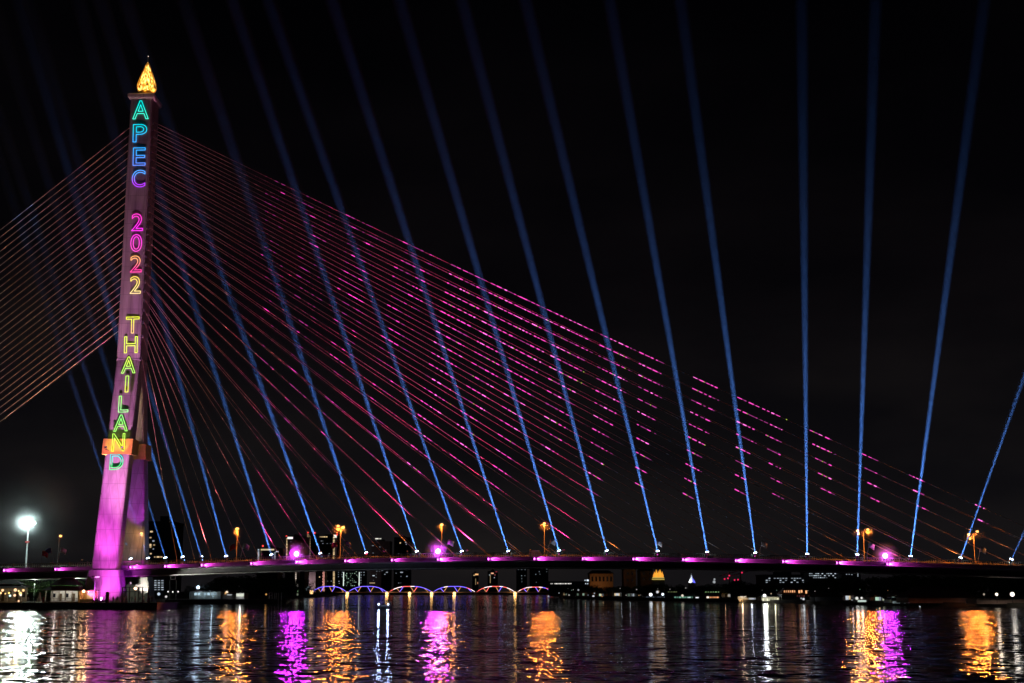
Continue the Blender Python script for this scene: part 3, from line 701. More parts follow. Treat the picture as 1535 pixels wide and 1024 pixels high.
# ------------------------------------------------------------------ trees
def crown_mesh(seed, n=1500, big=1.0):
    rnd = random.Random(seed); b = MB(); lob = []
    for k in range(9):
        a = rnd.uniform(0, 6.28); rr = rnd.uniform(.1, .62); lob.append((rr * math.cos(a), rr * math.sin(a), rnd.uniform(.28, .78), rnd.uniform(.24, .40)))
    for i in range(n):
        cx, cy, cz_, cr_ = rnd.choice(lob); v = Vector((rnd.gauss(0, 1), rnd.gauss(0, 1), rnd.gauss(0, 1))).normalized() * cr_ * rnd.uniform(.55, 1.12)
        p = Vector((cx + v.x, cy + v.y, cz_ + v.z * .75)); s = rnd.uniform(.02, .05) * big
        ax = Vector((rnd.gauss(0, 1), rnd.gauss(0, 1), rnd.gauss(0, 1))).normalized(); ay = ax.orthogonal().normalized(); 
        b.add([p - ax * s, p + ay * s * .6, p + ax * s, p - ay * s * .6], [(0, 1, 2, 3)])
    return b.mesh('crown', M['leaf'])
def trunk_mesh(seed):
    rnd = random.Random(seed); b = MB().tube([(0, 0, -.02), (.01, 0, .25), (.02, .01, .5)], .035, 7, r1=.02)
    for k in range(5):
        a = rnd.uniform(0, 6.28); b.tube([(.01, 0, .22 + .05 * k), (.18 * math.cos(a), .18 * math.sin(a), .42 + .06 * k), (.36 * math.cos(a), .36 * math.sin(a), .55 + .06 * k)], .014, 5, r1=.005)
    return b.mesh('trunk', M['bark'])
CR = [crown_mesh(i) for i in range(4)]; TR = [trunk_mesh(i) for i in range(4)]
def tree(px, ytop, Y, label, group, wide=1.0, gz=GL):
    top = at(px, ytop, Y); h = (top.z - gz) / 1.02; k = random.randrange(4); s = random.uniform(.9, 1.15) * wide
    t = thing('broadleaf_tree', (top.x, Y, gz), label, 'tree', group, random.uniform(0, 6.28))
    put('crown', CR[k], t, None, None, (h * s, h * s, h)); put('trunk', TR[k], t, None, None, (h * s, h * s, h))
for px, y, Y in [(6, 866, 396), (24, 870, 402), (42, 868, 408), (58, 869, 404), (76, 866, 410), (96, 868, 404), (112, 866, 412), (126, 867, 406), (140, 868, 410)]:
    tree(px, y, Y, 'leafy green tree behind the pavilions under the deck', 'trees behind the pavilions')
for px, y, Y in [(298, 872, 640), (318, 868, 650), (338, 864, 640), (352, 861, 610), (368, 859, 600), (386, 858, 605), (402, 860, 590), (415, 864, 600), (424, 868, 610), (437, 863, 640), (448, 872, 640), (456, 884, 700)]:
    tree(px, y, Y, 'dark tree in the clump on the left bank beyond the deck', 'dark trees on the left bank', 1.2)
for px, y, Y in [(470, 886, 1500), (486, 885, 1500), (500, 887, 1520), (512, 888, 1500)]:
    tree(px, y, Y, 'small dark tree before the first span of the truss bridge', 'trees by the truss bridge', 2.0, 0)
rt = [(836, 878), (848, 876), (861, 874), (874, 877), (886, 876), (899, 879), (912, 878), (926, 876), (940, 877), (955, 876), (968, 878), (982, 874), (996, 873), (1011, 874), (1028, 875), (1046, 876), (1064, 874), (1080, 872), (1094, 869), (1108, 868), (1120, 870), (1134, 874), (1150, 875), (1168, 876), (1186, 875), (1204, 873), (1222, 868), (1240, 864), (1258, 863), (1275, 864), (1290, 862), (1308, 866), (1326, 862), (1342, 859), (1360, 860), (1378, 857), (1396, 859), (1414, 856), (1434, 858), (1452, 857), (1470, 859), (1488, 856), (1508, 858), (1528, 856)]
for i, (px, y) in enumerate(rt):
    Y = 1020 - (px - 830) / 700 * 540 + random.uniform(-15, 40) if px < 1240 else 600 - (px - 1240) * .35
    tree(px, y, Y, 'dark tree on the right bank behind the riverside lights', 'dark trees on the right bank', 1.35, GR)

# ------------------------------------------------------------------ buildings
WARM, COOL, GRN, DIM = (1, .72, .38), (.75, .88, 1), (.65, 1, .75), (.22, .18, .16)
_wm = {}
def winmesh(w_, h_, col, s):
    k = (round(w_, 2), round(h_, 2), col, s)
    if k not in _wm: _wm[k] = MB().box((-w_ / 2, -.12, -h_ / 2), (w_ / 2, .0, h_ / 2)).mesh('window', em(col, s * .75))
    return _wm[k]
def building(px0, px1, ytop, Y, depth, mat, label, wins=(), cat='building', roofbox=True, gz=GL, name='tower_block', roof=None, ybase=None):
    if px0 > 457 and px1 < 830 and Y >= 1400: Y += 2280 - 1400 if Y < 1700 else 560
    """wins: (px, py, width_px, height_px, colour, strength)"""
    a = at(px0, ytop, Y); b_ = at(px1, ytop, Y); X = (a.x + b_.x) / 2; w2 = (b_.x - a.x) / 2; h = a.z - gz
    t = thing(name, (X, Y, gz), label, cat)
    b = MB(); b.box((-w2, 0, -.5), (w2, depth, h)).build('wall', mat, t)
    m = Y / 2061.0
    if roof:
        rh, ov = roof; rr = MB()
        rr.hexa([(-w2 - ov, -ov, h), (w2 + ov, -ov, h), (w2 + ov, depth + ov, h), (-w2 - ov, depth + ov, h)], [(-w2 * .72, depth * .45, h + rh), (w2 * .72, depth * .45, h + rh), (w2 * .72, depth * .55, h + rh), (-w2 * .72, depth * .55, h + rh)]).build('roof', M['tile'], t)
    else:
        MB().box((-w2 - .3, -.3, h), (w2 + .3, depth + .3, h + .8)).build('parapet', mat, t)
        if roofbox: MB().box((-w2 * .35, depth * .3, h + .8), (w2 * .3, depth * .7, h + .8 + 3)).build('roof_house', mat, t)
    for (wx, wy, ww, wh, col, s) in wins:
        p = at(wx, wy, Y); put('window', winmesh(ww * m, wh * m, col, s), t, (p.x - X, -.01, p.z - gz))
    return t
def grid(x0, x1, nx, y0, y1, ny, ww, wh, col, s, p=1.0, seed=0):
    rnd = random.Random(seed); out = []
    for j in range(ny):
        for i in range(nx):
            if rnd.random() < p:
                out.append((x0 + (x1 - x0) * (i / max(nx - 1, 1)) + (rnd.uniform(-.8, .8) if p < .5 else rnd.uniform(-.35, .35) if p < .9 else 0), y0 + (y1 - y0) * (j / max(ny - 1, 1)), ww, wh, col, rnd.choice((s, s * .6, s * .4))))
    return out
building(223, 258, 784, 700, 25, M['walld'], 'dark apartment tower just right of the rear pylon leg', [(227, 797, 4, 2.2, WARM, 1), (225.5, 806, 3, 2, WARM, .6), (230, 811, 3, 2, COOL, .5), (225.5, 817, 3, 3, WARM, 1), (231, 817, 3, 2, WARM, .4), (226, 830, 2.6, 2, WARM, .8), (237, 835, 4, 2, WARM, 1), (242, 835, 3, 2, WARM, .6), (232, 835, 2, 2, WARM, .5), (225.5, 820, 3, 2, WARM, .6), (230, 823, 2, 1.5, COOL, .4)])
building(228, 247, 868, 620, 18, M['wallg'], 'white lit office block under the deck with three columns of windows', grid(233, 243.5, 3, 870.5, 884, 5, 3.2, 1.3, COOL, .9), roofbox=False)
building(386, 417, 822, 1700, 40, M['walld'], 'low tower outlined by lit white columns with a yellow top band', grid(387.5, 387.5, 1, 824, 838, 8, 2.2, 1.1, COOL, 1.6) + [(401, 824, 20, 2.2, (1, .85, .45), .7)] + grid(391.5, 391.5, 1, 826, 838, 6, 1.2, 1, (1, .85, .45), .4) + grid(412, 412, 1, 829, 838, 5, 2, 1.1, COOL, 1.2) + [(415.5, 827, 4, 1.4, COOL, 1)])
building(429, 458, 805, 1800, 40, M['walld'], 'dark tower with a white sign on top and a beaded light column', grid(430, 430, 1, 808, 838, 15, 1.8, 1.1, WARM, 1.6) + [(435, 806.5, 8, 3, (1, .95, .85), 1.6)] + grid(436, 455, 7, 812, 834, 8, 1.5, .9, COOL, .35, .25, 3))
building(460.5, 474.5, 800, 1800, 40, M['walld'], 'slim dark tower edged by two columns of warm lights', grid(461.5, 461.5, 1, 802, 880, 30, 2, 1.2, WARM, 1.6) + grid(464.5, 464.5, 1, 804, 838, 14, 1.6, 1.1, WARM, .9), name='tower_block')
building(476, 505, 804, 1850, 40, M['walld'], 'broad dark tower with a bright right edge of beaded lights', grid(500.5, 500.5, 1, 806, 880, 34, 2.6, 1.3, WARM, 1.6) + grid(479, 490, 7, 804.8, 804.8, 1, 1.5, 1.4, WARM, 1.2) + [(502.5, 804, 4.5, 4, (1, .95, .85), 1.8)] + grid(479, 496, 7, 811, 875, 18, 1.4, .9, COOL, .4, .22, 4))
for i, (px, py, Y, wh) in enumerate(((461.5, 798.5, 1805, 'left corner of the slim dark tower'), (472, 799, 1805, 'right corner of the slim dark tower'), (505, 801.5, 1860, 'right corner of the broad dark tower'), (394, 818.5, 1705, 'low tower with the yellow top band'), (429.5, 804, 1805, 'tower with the white sign'))):
    p = at(px, py, Y); t = thing('warning_lamp', p, 'red warning lamp on the %s' % wh, 'warning lamp', 'red rooftop warning lamps')
    MB().ball((0, 0, 0), 1.15).build('globe', em((1, .06, .05), 1.5), t); MB().tube([(0, 0, -5), (0, 0, -.8)], .25, 5).build('mast', M['dark'], t)
bp_ = building(458, 487, 852, 1500, 30, M['wallp'], 'faint pinkish apartment facade with rows of dark windows', grid(461.5, 483, 5, 857, 879, 6, 2.2, 1.3, (.012, .008, .008), 1) + [(479, 865, 1.6, 1.2, WARM, 1.2)], gz=0)
building(439.5, 445.5, 853, 1400, 20, M['wallp'], 'narrow block with a bright white stairwell column', grid(443.5, 443.5, 1, 856, 878, 9, 1.8, 1.9, (1, .85, .7), 1.2) + [(446, 878, 3.5, 4, (1, .9, .8), .5)], gz=0)
building(506, 547, 853, 1700, 35, M['walld'], 'dark office tower with many scattered greenish lit windows', grid(517, 537, 8, 857, 878, 9, 1.2, .8, GRN, .8, .36, 5) + [(515, 868, 1.2, 20, (.85, 1, .9), 1.4), (538.5, 868, 1.2, 20, (.85, 1, .9), 1.4)] + grid(488, 512, 6, 857, 878, 7, 1.5, 1, WARM, .5, .3, 6)[:0] + grid(508, 513, 2, 858, 878, 7, 1.5, 1, COOL, .5, .4, 7) + grid(541, 546, 2, 858, 874, 5, 1.6, 1, COOL, .5, .6, 8), gz=0)
building(556, 585, 812, 1900, 40, M['walld'], 'faint dark tower with a short white lit strip on top', [(565, 807.6, 5, 1.6, (1, .95, .85), 1.2), (570, 807.6, 3, 1.4, (1, .95, .85), .9), (559, 818, 3, 1, COOL, .3), (560, 863, 3.2, 1.3, COOL, .9), (558, 874, 8, 1.4, WARM, .5)] + grid(560, 582, 6, 820, 870, 12, 1.4, 1, COOL, .3, .22, 9), gz=0)
building(591, 615, 806, 1950, 40, M['walld'], 'faint dark tower left of the mid deck with a few lit windows', [(600, 814, 2, 1.6, WARM, .9), (608, 813, 1.8, 1.3, COOL, .6), (609, 816, 1.4, 1.2, COOL, .5), (602, 858, 4, 1.3, COOL, .7), (610, 864, 2, 1.3, COOL, .5)] + grid(593, 613, 6, 820, 874, 12, 1.3, 1, COOL, .3, .15, 10), gz=0)
building(572, 582, 852, 1850, 30, M['walld'], 'dark block peeking beside the truss bridge with three lit rooms', [(573, 855, 2, 1.3, COOL, .6), (578, 854, 4, 1.4, WARM, .6), (580, 858, 3, 1.2, COOL, .5), (577, 861, 2, 1.2, COOL, .4)], gz=0)
building(708, 717, 860, 1800, 20, M['walld'], 'slim block with a small orange roof light behind the truss bridge', [(714.5, 861, 5, 2.4, (1, .5, .2), 1.4), (711, 862.5, 3, 1.4, WARM, .6), (713, 872, 1, 9, WARM, .3), (716, 874, 1.4, 3, (1, .4, .2), .5)], gz=0)
building(731, 746, 857, 1800, 25, M['walld'], 'slim tower with reddish lit crown behind the truss bridge', [(738, 859.5, 4, 2, (1, .5, .3), 1.1), (735, 868, 1, 12, WARM, .35), (744, 857, 2.4, 1.5, (1, .1, .15), .7), (734, 862, 2, 1.2, COOL, .6), (741, 866, 1.4, 1.2, COOL, .6), (742, 862, 1.6, 1.2, (1, .2, .2), .6)], gz=0)
building(774, 790, 852, 1850, 25, M['walld'], 'dark block right of the truss bridge towers', grid(777, 787, 3, 854, 872, 5, 1.4, 1.0, COOL, .4, .5, 12), gz=0)
building(794, 822, 849, 1900, 30, M['walld'], 'barely visible wide dark block over the last truss span', grid(798, 820, 5, 853, 873, 6, 1.4, 1, COOL, .3, .25, 13), gz=0)
building(823, 880, 873, 1150, 30, M['wallg'], 'long low terminal with a row of white roof lights', grid(826, 856, 16, 875, 874.6, 1, 1.6, 1.2, (1, .97, .9), 1.6, .9, 14) + [(877, 870, 1.6, 1.5, COOL, 1.2), (881, 870, 3, 2.4, COOL, 1.6), (878, 875, 1.6, 1.3, COOL, 1), (881, 875, 1.6, 1.3, COOL, 1)], gz=GR, roofbox=False)
bt_ = building(884, 919, 860, 1180, 30, M['wallo'], 'dim orange colonial facade with arched windows', grid(888, 916, 6, 868, 868, 1, 2.6, 7, (.01, .006, .004), 1) + grid(892, 916, 5, 856 + 3, 859, 1, 2.0, 1, (.01, .006, .004), 1), gz=GR, roofbox=False, roof=(3, 1))
lamp('SPOT', (-6, -16, 3), 2200, (1, .45, .18), bt_, (bt_.location.x, bt_.location.y, 14), 100, 1, .5)  # spot without a fixture, added to bring up the orange facade
lamp('SPOT', (-10, -50, 8), 220000, (1, .6, .55), bp_, (bp_.location.x, bp_.location.y, 22), 90, 1, .5)  # unseen spot added to brighten the pinkish facade
building(936, 953, 853, 1180, 30, M['wallp'], 'dim pale square colonial tower block', grid(941, 948, 2, 860, 870, 2, 2.4, 4, (.008, .006, .006), 1), gz=GR, roofbox=False, roof=(3, 1))
building(960, 978, 856, 1200, 30, M['wallp'], 'dim pale building left of the golden temple', grid(965, 974, 2, 860, 868, 2, 2.4, 3.4, (.008, .006, .006), 1), gz=GR, roofbox=False, roof=(3, 1))
building(1144, 1215, 863, 1000, 30, M['wallg'], 'wide office block with three rows of white windows', grid(1149, 1208, 15, 867, 873, 3, 2.6, 1.2, COOL, .8, .5, 15), gz=GR)
building(1213, 1256, 858, 980, 30, M['wallg'], 'office block with bright white window rows right of the wide one', grid(1214, 1252, 13, 860, 866, 3, 2.2, 1.1, COOL, 1, .68, 16) + [(1268, 861, 1.6, 1.2, COOL, .5), (1272, 861, 1.6, 1.2, COOL, .4)][:0], gz=GR, roofbox=False)
building(1264, 1290, 859, 960, 25, M['wallg'], 'dim block with a few small windows below the right spotlight', [(1269, 861, 1.5, 1.1, COOL, .5), (1273, 861, 1.5, 1.1, COOL, .4), (1277, 861.5, 1.5, 1.1, COOL, .4), (1286, 860.5, 1.2, 1.6, COOL, .9), (1286, 863.5, 1.2, 1.4, COOL, .7)], gz=GR, roofbox=False)

# golden temple and white stupa far on the right bank
p = at(987.5, 869, 1160)
t = thing('golden_temple', (p.x, 1160, GR), 'glowing golden crown shaped temple roof beyond the trees', 'temple')
h = p.z - GR; MB().box((-4.8, 0, 0), (4.8, 9, h)).build('wall', M['wallw'], t)
m = 1160 / 2061
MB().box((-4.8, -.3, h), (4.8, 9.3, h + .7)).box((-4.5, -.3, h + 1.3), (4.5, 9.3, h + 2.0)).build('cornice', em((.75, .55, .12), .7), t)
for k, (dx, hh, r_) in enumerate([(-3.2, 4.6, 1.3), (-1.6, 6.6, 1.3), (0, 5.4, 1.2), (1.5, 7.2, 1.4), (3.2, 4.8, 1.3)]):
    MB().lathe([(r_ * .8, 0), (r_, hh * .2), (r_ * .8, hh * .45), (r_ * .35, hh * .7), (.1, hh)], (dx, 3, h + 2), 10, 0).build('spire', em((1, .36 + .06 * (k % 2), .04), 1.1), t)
p = at(1037, 873, 1300); t = thing('stupa', (p.x, 1300, GR), 'small bell shaped white and blue lit stupa beyond the trees', 'stupa'); h = p.z - GR
MB().lathe([(3.4, 0), (3.4, h)], n=16).build('base', M['wallw'], t)
MB().lathe([(3.0, h), (2.6, h + 1.2), (1.5, h + 3), (.8, h + 4.2), (.3, h + 6.5), (.05, h + 8.4)], n=16).build('bell', M['wallw'], t)
lamp('SPOT', (-6, -6, h + 1), 9000, (.8, .9, 1), t, (p.x, 1300, GR + h + 3), 60); lamp('SPOT', (7, -4, h + 1), 5000, (.1, .1, 1), t, (p.x, 1300, GR + h + 2), 60)
# tower cranes
for px, yt, yb, red, wh in ((1093, 857, 874, [(1086, 868), (1091, 867), (1093, 863)], 'left'), (1110, 857, 874, [(1101, 869.5), (1106, 869), (1112, 858.5)], 'right')):
    a = at(px, yt, 1250); t = thing('tower_crane', (a.x, 1250, GR), '%s dark tower crane with red lamps on the right bank' % wh, 'crane', 'tower cranes')
    h = a.z - GR; MB().box((-.5, -.5, 0), (.5, .5, h)).build('mast', M['steel'], t); MB().tube([(-9, 0, h - 4), (7, 0, h + .5)], .35, 5).build('jib', M['steel'], t)
    for x, y in red:
        q_ = at(x, y, 1250); MB().ball((q_.x - a.x, -.8, q_.z - GR), .75).build('red_lamp', em((1, .03, .12), .9), t)

# ------------------------------------------------------------------ riverside halls, lamps, landing stages
def post_lamp(px, py, Y, label, col, power, r=.4, s=8, gz=GL, halo=0, group='lamps along the shore', gl=True):
    if Y > 400: r *= .72
    p = at(px, py, Y); t = thing('lamp_post', (p.x, Y, gz), label, 'lamp post', group); h = p.z - gz
    MB().lathe([(.12, 0), (.07, .3), (.05, max(h - r, .4))], n=7).build('pole', M['dark'], t)
    MB().ball((0, 0, h), r).build('globe', em(tuple(col), s if Y < 395 else s * (.5 if power > 850 else .18)), t)
    if power: lamp('POINT', (0, -r - .3, h), power * (.04 if Y > 600 else .45 if power > 1400 or Y < 398 else .07), col, t, radius=r)
    if halo: halo_ball(t, halo * 1.3, .012, (0, 0, h))
W_ = (.9, .95, 1); O_ = (1, .55, .2)
post_lamp(203, 882, 363.5, 'round peach globe lamp at the pier gate', (1, .6, .38), 420, .42, 4, halo=1.6)
post_lamp(125.5, 886.5, 362, 'warm lamp between pavilion and kiosk', (1, .62, .3), 300, .36, 6)
for px, py, wh in ((252, 887, 'left'), (259, 887.3, 'middle'), (267, 887, 'right')):
    post_lamp(px, py, 540, 'small white globe lamp, %s of three beside the tall dock frame' % wh, (1, .97, .9), 100, .42, 6)
post_lamp(238, 890.5, 530, 'bright blue-white globe below the lit office block', (.7, .85, 1), 250, .8, 4)
post_lamp(249, 894.5, 525, 'low white globe right of the office block', (1, .95, .9), 200, .6, 4)
post_lamp(297, 880.5, 570, 'dazzling blue-white floodlight over the riverside market', (.62, .78, 1), 900, .9, 9, halo=7)
post_lamp(340, 888, 565, 'warm white lamp at the market stall by the trees', (1, .8, .55), 700, .8, 6, halo=3)
post_lamp(399, 891, 575, 'small orange lamp beside the wooden dock frame', (1, .5, .15), 200, .55, 3)
for i, (px, py, r_, c_, wh) in enumerate([(447, 886, .7, (.6, 1, .5), 'greenish globe lamp under the dark trees'), (446, 891, .8, (.85, 1, .7), 'pale green globe lamp low under the dark trees'), (452, 888, .6, (1, .95, .9), 'small white lamp at the tip of the left bank'), (456, 889.5, .7, W_, 'second small white lamp at the tip of the left bank')]):
    post_lamp(px, py, 760, wh, c_, 100, r_, 2)
post_lamp(467, 887.5, 1480, 'orange lamp at the truss bridge head', (1, .6, .25), 4000, 3.0, 5, 0)
post_lamp(458.5, 883.5, 1300, 'blue-white lit sign post by the truss bridge head', (.7, .9, 1), 800, 1.8, 2, 0)
post_lamp(462.5, 880, 1310, 'tall white lit mast by the truss bridge head', (.7, .9, 1), 300, 1.5, 2, 0)
for px, py, Y, c_, pw, r_, lb in [(822, 894, 930, W_, 150, .9, 'white lamp at the end of the truss bridge'), (838, 889, 930, W_, 0, .5, 'tiny lamp under the long terminal'), (867, 884.5, 920, W_, 100, .8, 'white lamp left of the colonial facade'), (889.5, 894, 900, W_, 350, 1.0, 'twin bright white lamp left of the small orange boat light'), (891, 889.5, 905, W_, 0, .6, 'small white lamp above the twin bright one'),
                          (902.5, 896, 880, (1, .35, .08), 500, 1.1, 'orange lamp at the waterline of the right bank'), (966.5, 894, 800, (1, .5, .15), 150, .8, 'small orange lamp left of the white pier lamps'), (975.5, 891.5, 780, W_, 1500, 1.3, 'large white lamp at the left of the blue pier'), (985.5, 887.5, 785, W_, 500, 1.0, 'white lamp in the middle of the blue pier'), (993.5, 891, 780, (.75, .88, 1), 900, 1.0, 'blue-white lamp at the right of the blue pier'),
                          (1023, 893, 700, (1, .9, .7), 300, .9, 'warm white lamp by the green hall'), (1070.5, 872.5, 900, W_, 200, 1.3, 'white double globe high above the trees'), (1071, 868.5, 905, W_, 0, .9, 'upper globe over the white double globe'), (1146, 893, 565, W_, 1500, .95, 'dazzling white lamp over the yellow landing stage'), (1156, 890, 575, (1, .8, .5), 0, .4, 'small lamp right of the dazzling one'),
                          (1174, 883, 600, W_, 0, .4, 'pale lamp at the left end of the orange lanterns'), (1204.5, 898, 520, W_, 400, .6, 'white lamp below the orange lanterns'), (1201, 897, 520, W_, 100, .4, 'small white lamp beside the white one below the lanterns'), (1284.5, 897, 470, (1, 1, .95), 700, .75, 'left white globe over the small quay'), (1291.5, 896.5, 470, (1, 1, .95), 500, .55, 'right white globe over the small quay'), (1277, 899.5, 470, W_, 0, .3, 'tiny lamp left of the small quay'),
                          (1324, 899, 450, (.9, 1, .7), 120, .45, 'yellowish lamp under the green lit palm'), (1378.5, 909, 435, W_, 60, .3, 'small white lamp at the waterline right of the palm'), (1361, 901, 440, (.6, 1, .75), 60, .35, 'greenish lamp in the riverside shrubs'), (1475, 891, 405, (1, .85, .65), 120, .42, 'small warm lamp left of the right end wall lamps'), (1494, 891, 402, (1, .85, .65), 900, .6, 'warm white lamp at the right end wall'), (1517.5, 891, 400, (1, .9, .78), 900, .65, 'rightmost warm white lamp at the right end wall')]:
    post_lamp(px, py, Y, lb, c_, pw, r_, 4 if pw > 200 else 2, GR, halo=5 if pw > 3000 else 0)

rl = random.Random(31)
for i in range(74):
    px = rl.uniform(832, 1466); Y = (1040 - (px - 830) / 700 * 560 if px < 1240 else 560 - (px - 1240) * .45) - 12
    lowz = rl.random() < .7; py = 887 + 9300 / Y * (.55 if lowz else .1) - (0 if lowz else rl.uniform(0, 7))
    c_, w_ = rl.choice([((1, .95, .88), 'white'), ((1, .95, .88), 'white'), ((1, .6, .28), 'amber'), ((.6, 1, .75), 'greenish'), ((.75, .88, 1), 'bluish white')])
    post_lamp(px, py, Y, 'tiny %s lamp among the dark trees of the right bank' % w_, c_, 0, rl.choice((.22, .3, .42)) * Y / 700, rl.choice((.8, 1.6, 3)), GR, group='tiny lamps along the right bank')
rb = random.Random(12)
for i, px in enumerate((846, 872, 902, 925, 948, 1002, 1088, 1238, 1272, 1312, 1344, 1392, 1430)):
    Y = (1030 - (px - 830) / 700 * 560 if px < 1240 else 552 - (px - 1240) * .45) - 4; w_ = rb.uniform(9, 17); yb = 887 + 9300 * .7 / Y
    a = at(px, yb - rb.uniform(4, 7), Y); m_ = Y / 2061; hw_ = w_ * m_ / 2; h_ = a.z - GR
    t = thing('waterside_house', (a.x, Y, GR), 'small dim %s house at the waterline of the right bank, %s from the left' % (rb.choice(('gabled', 'hip roofed')), ORD[i]), 'house', 'dim waterside houses')
    MB().box((-hw_, 0, -.4), (hw_, 6, h_)).build('wall', M[rb.choice(('wallg', 'wallw', 'wallp'))], t)
    MB().hexa([(-hw_ - .5, -.6, h_), (hw_ + .5, -.6, h_), (hw_ + .5, 6.6, h_), (-hw_ - .5, 6.6, h_)], [(-hw_ * .8, 2.8, h_ + 1.6), (hw_ * .8, 2.8, h_ + 1.6), (hw_ * .8, 3.2, h_ + 1.6), (-hw_ * .8, 3.2, h_ + 1.6)]).build('roof', M['tile'], t)
    for k in range(rb.randint(2, 4)): put('window', winmesh(1.3, 1.5, rb.choice((WARM, COOL, GRN)), rb.choice((.15, .4, .9))), t, (rb.uniform(-.8, .8) * hw_, -.01, h_ * .5))
    MB().box((-.5, -.1, 0), (.5, -.01, 2.0)).build('door', M['wood'], t)
    lamp('POINT', (rb.uniform(-1, 1) * hw_, -2.5, h_ + .3), 26, rb.choice(((1, .6, .3), (.85, .95, 1))), t, radius=.2)
def hall(px0, px1, ye, yr, yb, Y, mat, label, panels=(), depth=9, gz=GR, lights=(), name='riverside_hall', cat='hall', ov=.7):
    """eaves at ye, ridge at yr; panels = lit openings (px, py, w, h, col, s)"""
    a = at(px0, ye, Y); b_ = at(px1, ye, Y); X = (a.x + b_.x) / 2; w2 = (b_.x - a.x) / 2; h = a.z - gz; rh = at(px0, yr, Y).z - a.z
    t = thing(name, (X, Y, gz), label, cat)
    MB().box((-w2, 0, -.3), (w2, depth, h)).build('wall', mat, t)
    MB().hexa([(-w2 - ov, -ov, h), (w2 + ov, -ov, h), (w2 + ov, depth + ov, h), (-w2 - ov, depth + ov, h)], [(-w2 * .6, depth * .45, h + rh), (w2 * .6, depth * .45, h + rh), (w2 * .6, depth * .55, h + rh), (-w2 * .6, depth * .55, h + rh)]).build('roof', M['tile'], t)
    m = Y / 2061
    for (wx, wy, ww, wh, col, s) in panels:
        p = at(wx, wy, Y); put('window', winmesh(ww * m, wh * m, col, s), t, (p.x - X, -.01, p.z - gz))
    for (lx, ly, pw, col) in lights:
        p = at(lx, ly, Y - 1.8); lamp('POINT', (p.x - X, -1.8, p.z - gz), pw, col, t, radius=.3)
    return t
CY = (.6, .85, 1)
hall(284, 331, 887, 885, 898, 568, M['wallw'], 'blue-white lit riverside market hall', grid(288, 328, 9, 890.5, 890.5, 1, 3.6, 3.6, CY, 1.0, .8, 20) + grid(300, 326, 5, 894.5, 894.5, 1, 2.5, 1.6, CY, .6, .7, 21), lights=[(300, 889, 60, CY), (318, 889, 60, CY)])
hall(334, 352, 891, 888, 900, 562, M['wallw'], 'pale market stall with a grey front right of the market hall', [(338, 889.5, 2, 3, O_, 1), (344, 891.5, 7, 1.6, W_, .6)])
hall(354, 366, 889, 888, 896, 560, M['wallw'], 'brightly lit white market stall beside the dark trees', [(360, 892, 11, 4, (.95, 1, .85), 1.0)], lights=[(360, 893, 80, W_)])
hall(962, 998, 893, 890, 899, 790, M['wallg'], 'blue lit pier shelter under three white lamps', grid(967, 996, 10, 896, 896, 1, 1.4, 3.5, (.4, .55, .75), .45, .8, 22))
hall(999, 1041, 889, 885.5, 898, 720, M['wallg'], 'green lit riverside hall with bright openings', grid(1001, 1038, 11, 895.5, 895.5, 1, 2.8, 2.4, (.35, .8, .6), .7, .75, 23) + grid(1002, 1014, 6, 887.3, 887.3, 1, 1.1, 1, (.6, .75, .3), .6) + [(1033, 896, 4.5, 2, W_, 1.3), (1045, 896, 4.5, 2, W_, 1.3)][:1])
hall(1042, 1078, 890, 887, 899, 700, M['wallg'], 'dark riverside hall with green eaves lights and an orange lit front', grid(1058, 1077, 6, 887.5, 888, 1, 1.6, 1.6, (.5, .9, .35), .8) + [(1045, 896, 4.5, 2, W_, 1.3), (1061, 895.5, 3.5, 2.6, (1, .85, .7), 1.6)] + grid(1065, 1076, 5, 895.5, 894.5, 1, 2.4, 2, (1, .42, .18), 1.4))
hall(1106, 1121, 894, 892, 903, 590, M['wallw'], 'small warm lit riverside house with three arches', [(1112, 894.5, 4, 1.6, (1, .9, .75), 1.2), (1117, 894.5, 3, 1.6, (1, .9, .75), 1.2), (1109.5, 900, 2.6, 3.5, (1, .55, .2), 1.1), (1113.5, 900, 2.6, 3.5, (1, .55, .2), .8), (1117.5, 900, 2.6, 3.5, (1, .6, .25), 1.1)], lights=[(1113, 897, 150, (1, .7, .4))])
hall(1122, 1133, 896, 893, 903, 585, M['wallw'], 'small white house beside the warm lit one', [(1125, 899, 2.5, 3, W_, .9), (1129, 899, 3, 3, (.7, .75, 1), .8)], lights=[(1127, 898, 120, W_)])
hall(1141, 1168, 895, 894, 904, 562, M['wallw'], 'bright yellow-white landing stage below the dazzling lamp', grid(1144, 1166, 8, 899, 899, 1, 2.4, 4, (1, 1, .7), 1.2, .95, 25), lights=[(1150, 898, 90, (1, 1, .8)), (1162, 898, 90, (1, .95, .6))])
hall(1172, 1214, 891, 880, 902, 560, M['wallg'], 'dark restaurant with a row of orange lanterns on its balcony', grid(1176, 1191, 6, 886.6, 886.6, 1, 1.9, 3, (1, .45, .2), 1.6) + [(1198, 887, 2.4, 4, (1, .45, .2), 1.6), (1201.5, 886.5, 2.4, 3.6, (1, .45, .2), 1.6), (1208.5, 887.5, 2.4, 4.4, (1, .45, .2), 1.6)] + grid(1192, 1212, 7, 893.5, 893.5, 1, 1.2, 1, (.9, .2, .2), .5, .7, 26))
hall(1222, 1262, 895, 884, 903, 505, M['wallg'], 'dim grey gabled boathouse on the right bank', [], lights=[(1220, 896, 14, W_)])
hall(1282, 1300, 899.5, 898.5, 904, 468, M['wallw'], 'small white lit quay shelter under the twin globes', [(1292, 901, 12, 2.4, (.8, 1, .9), .9)])
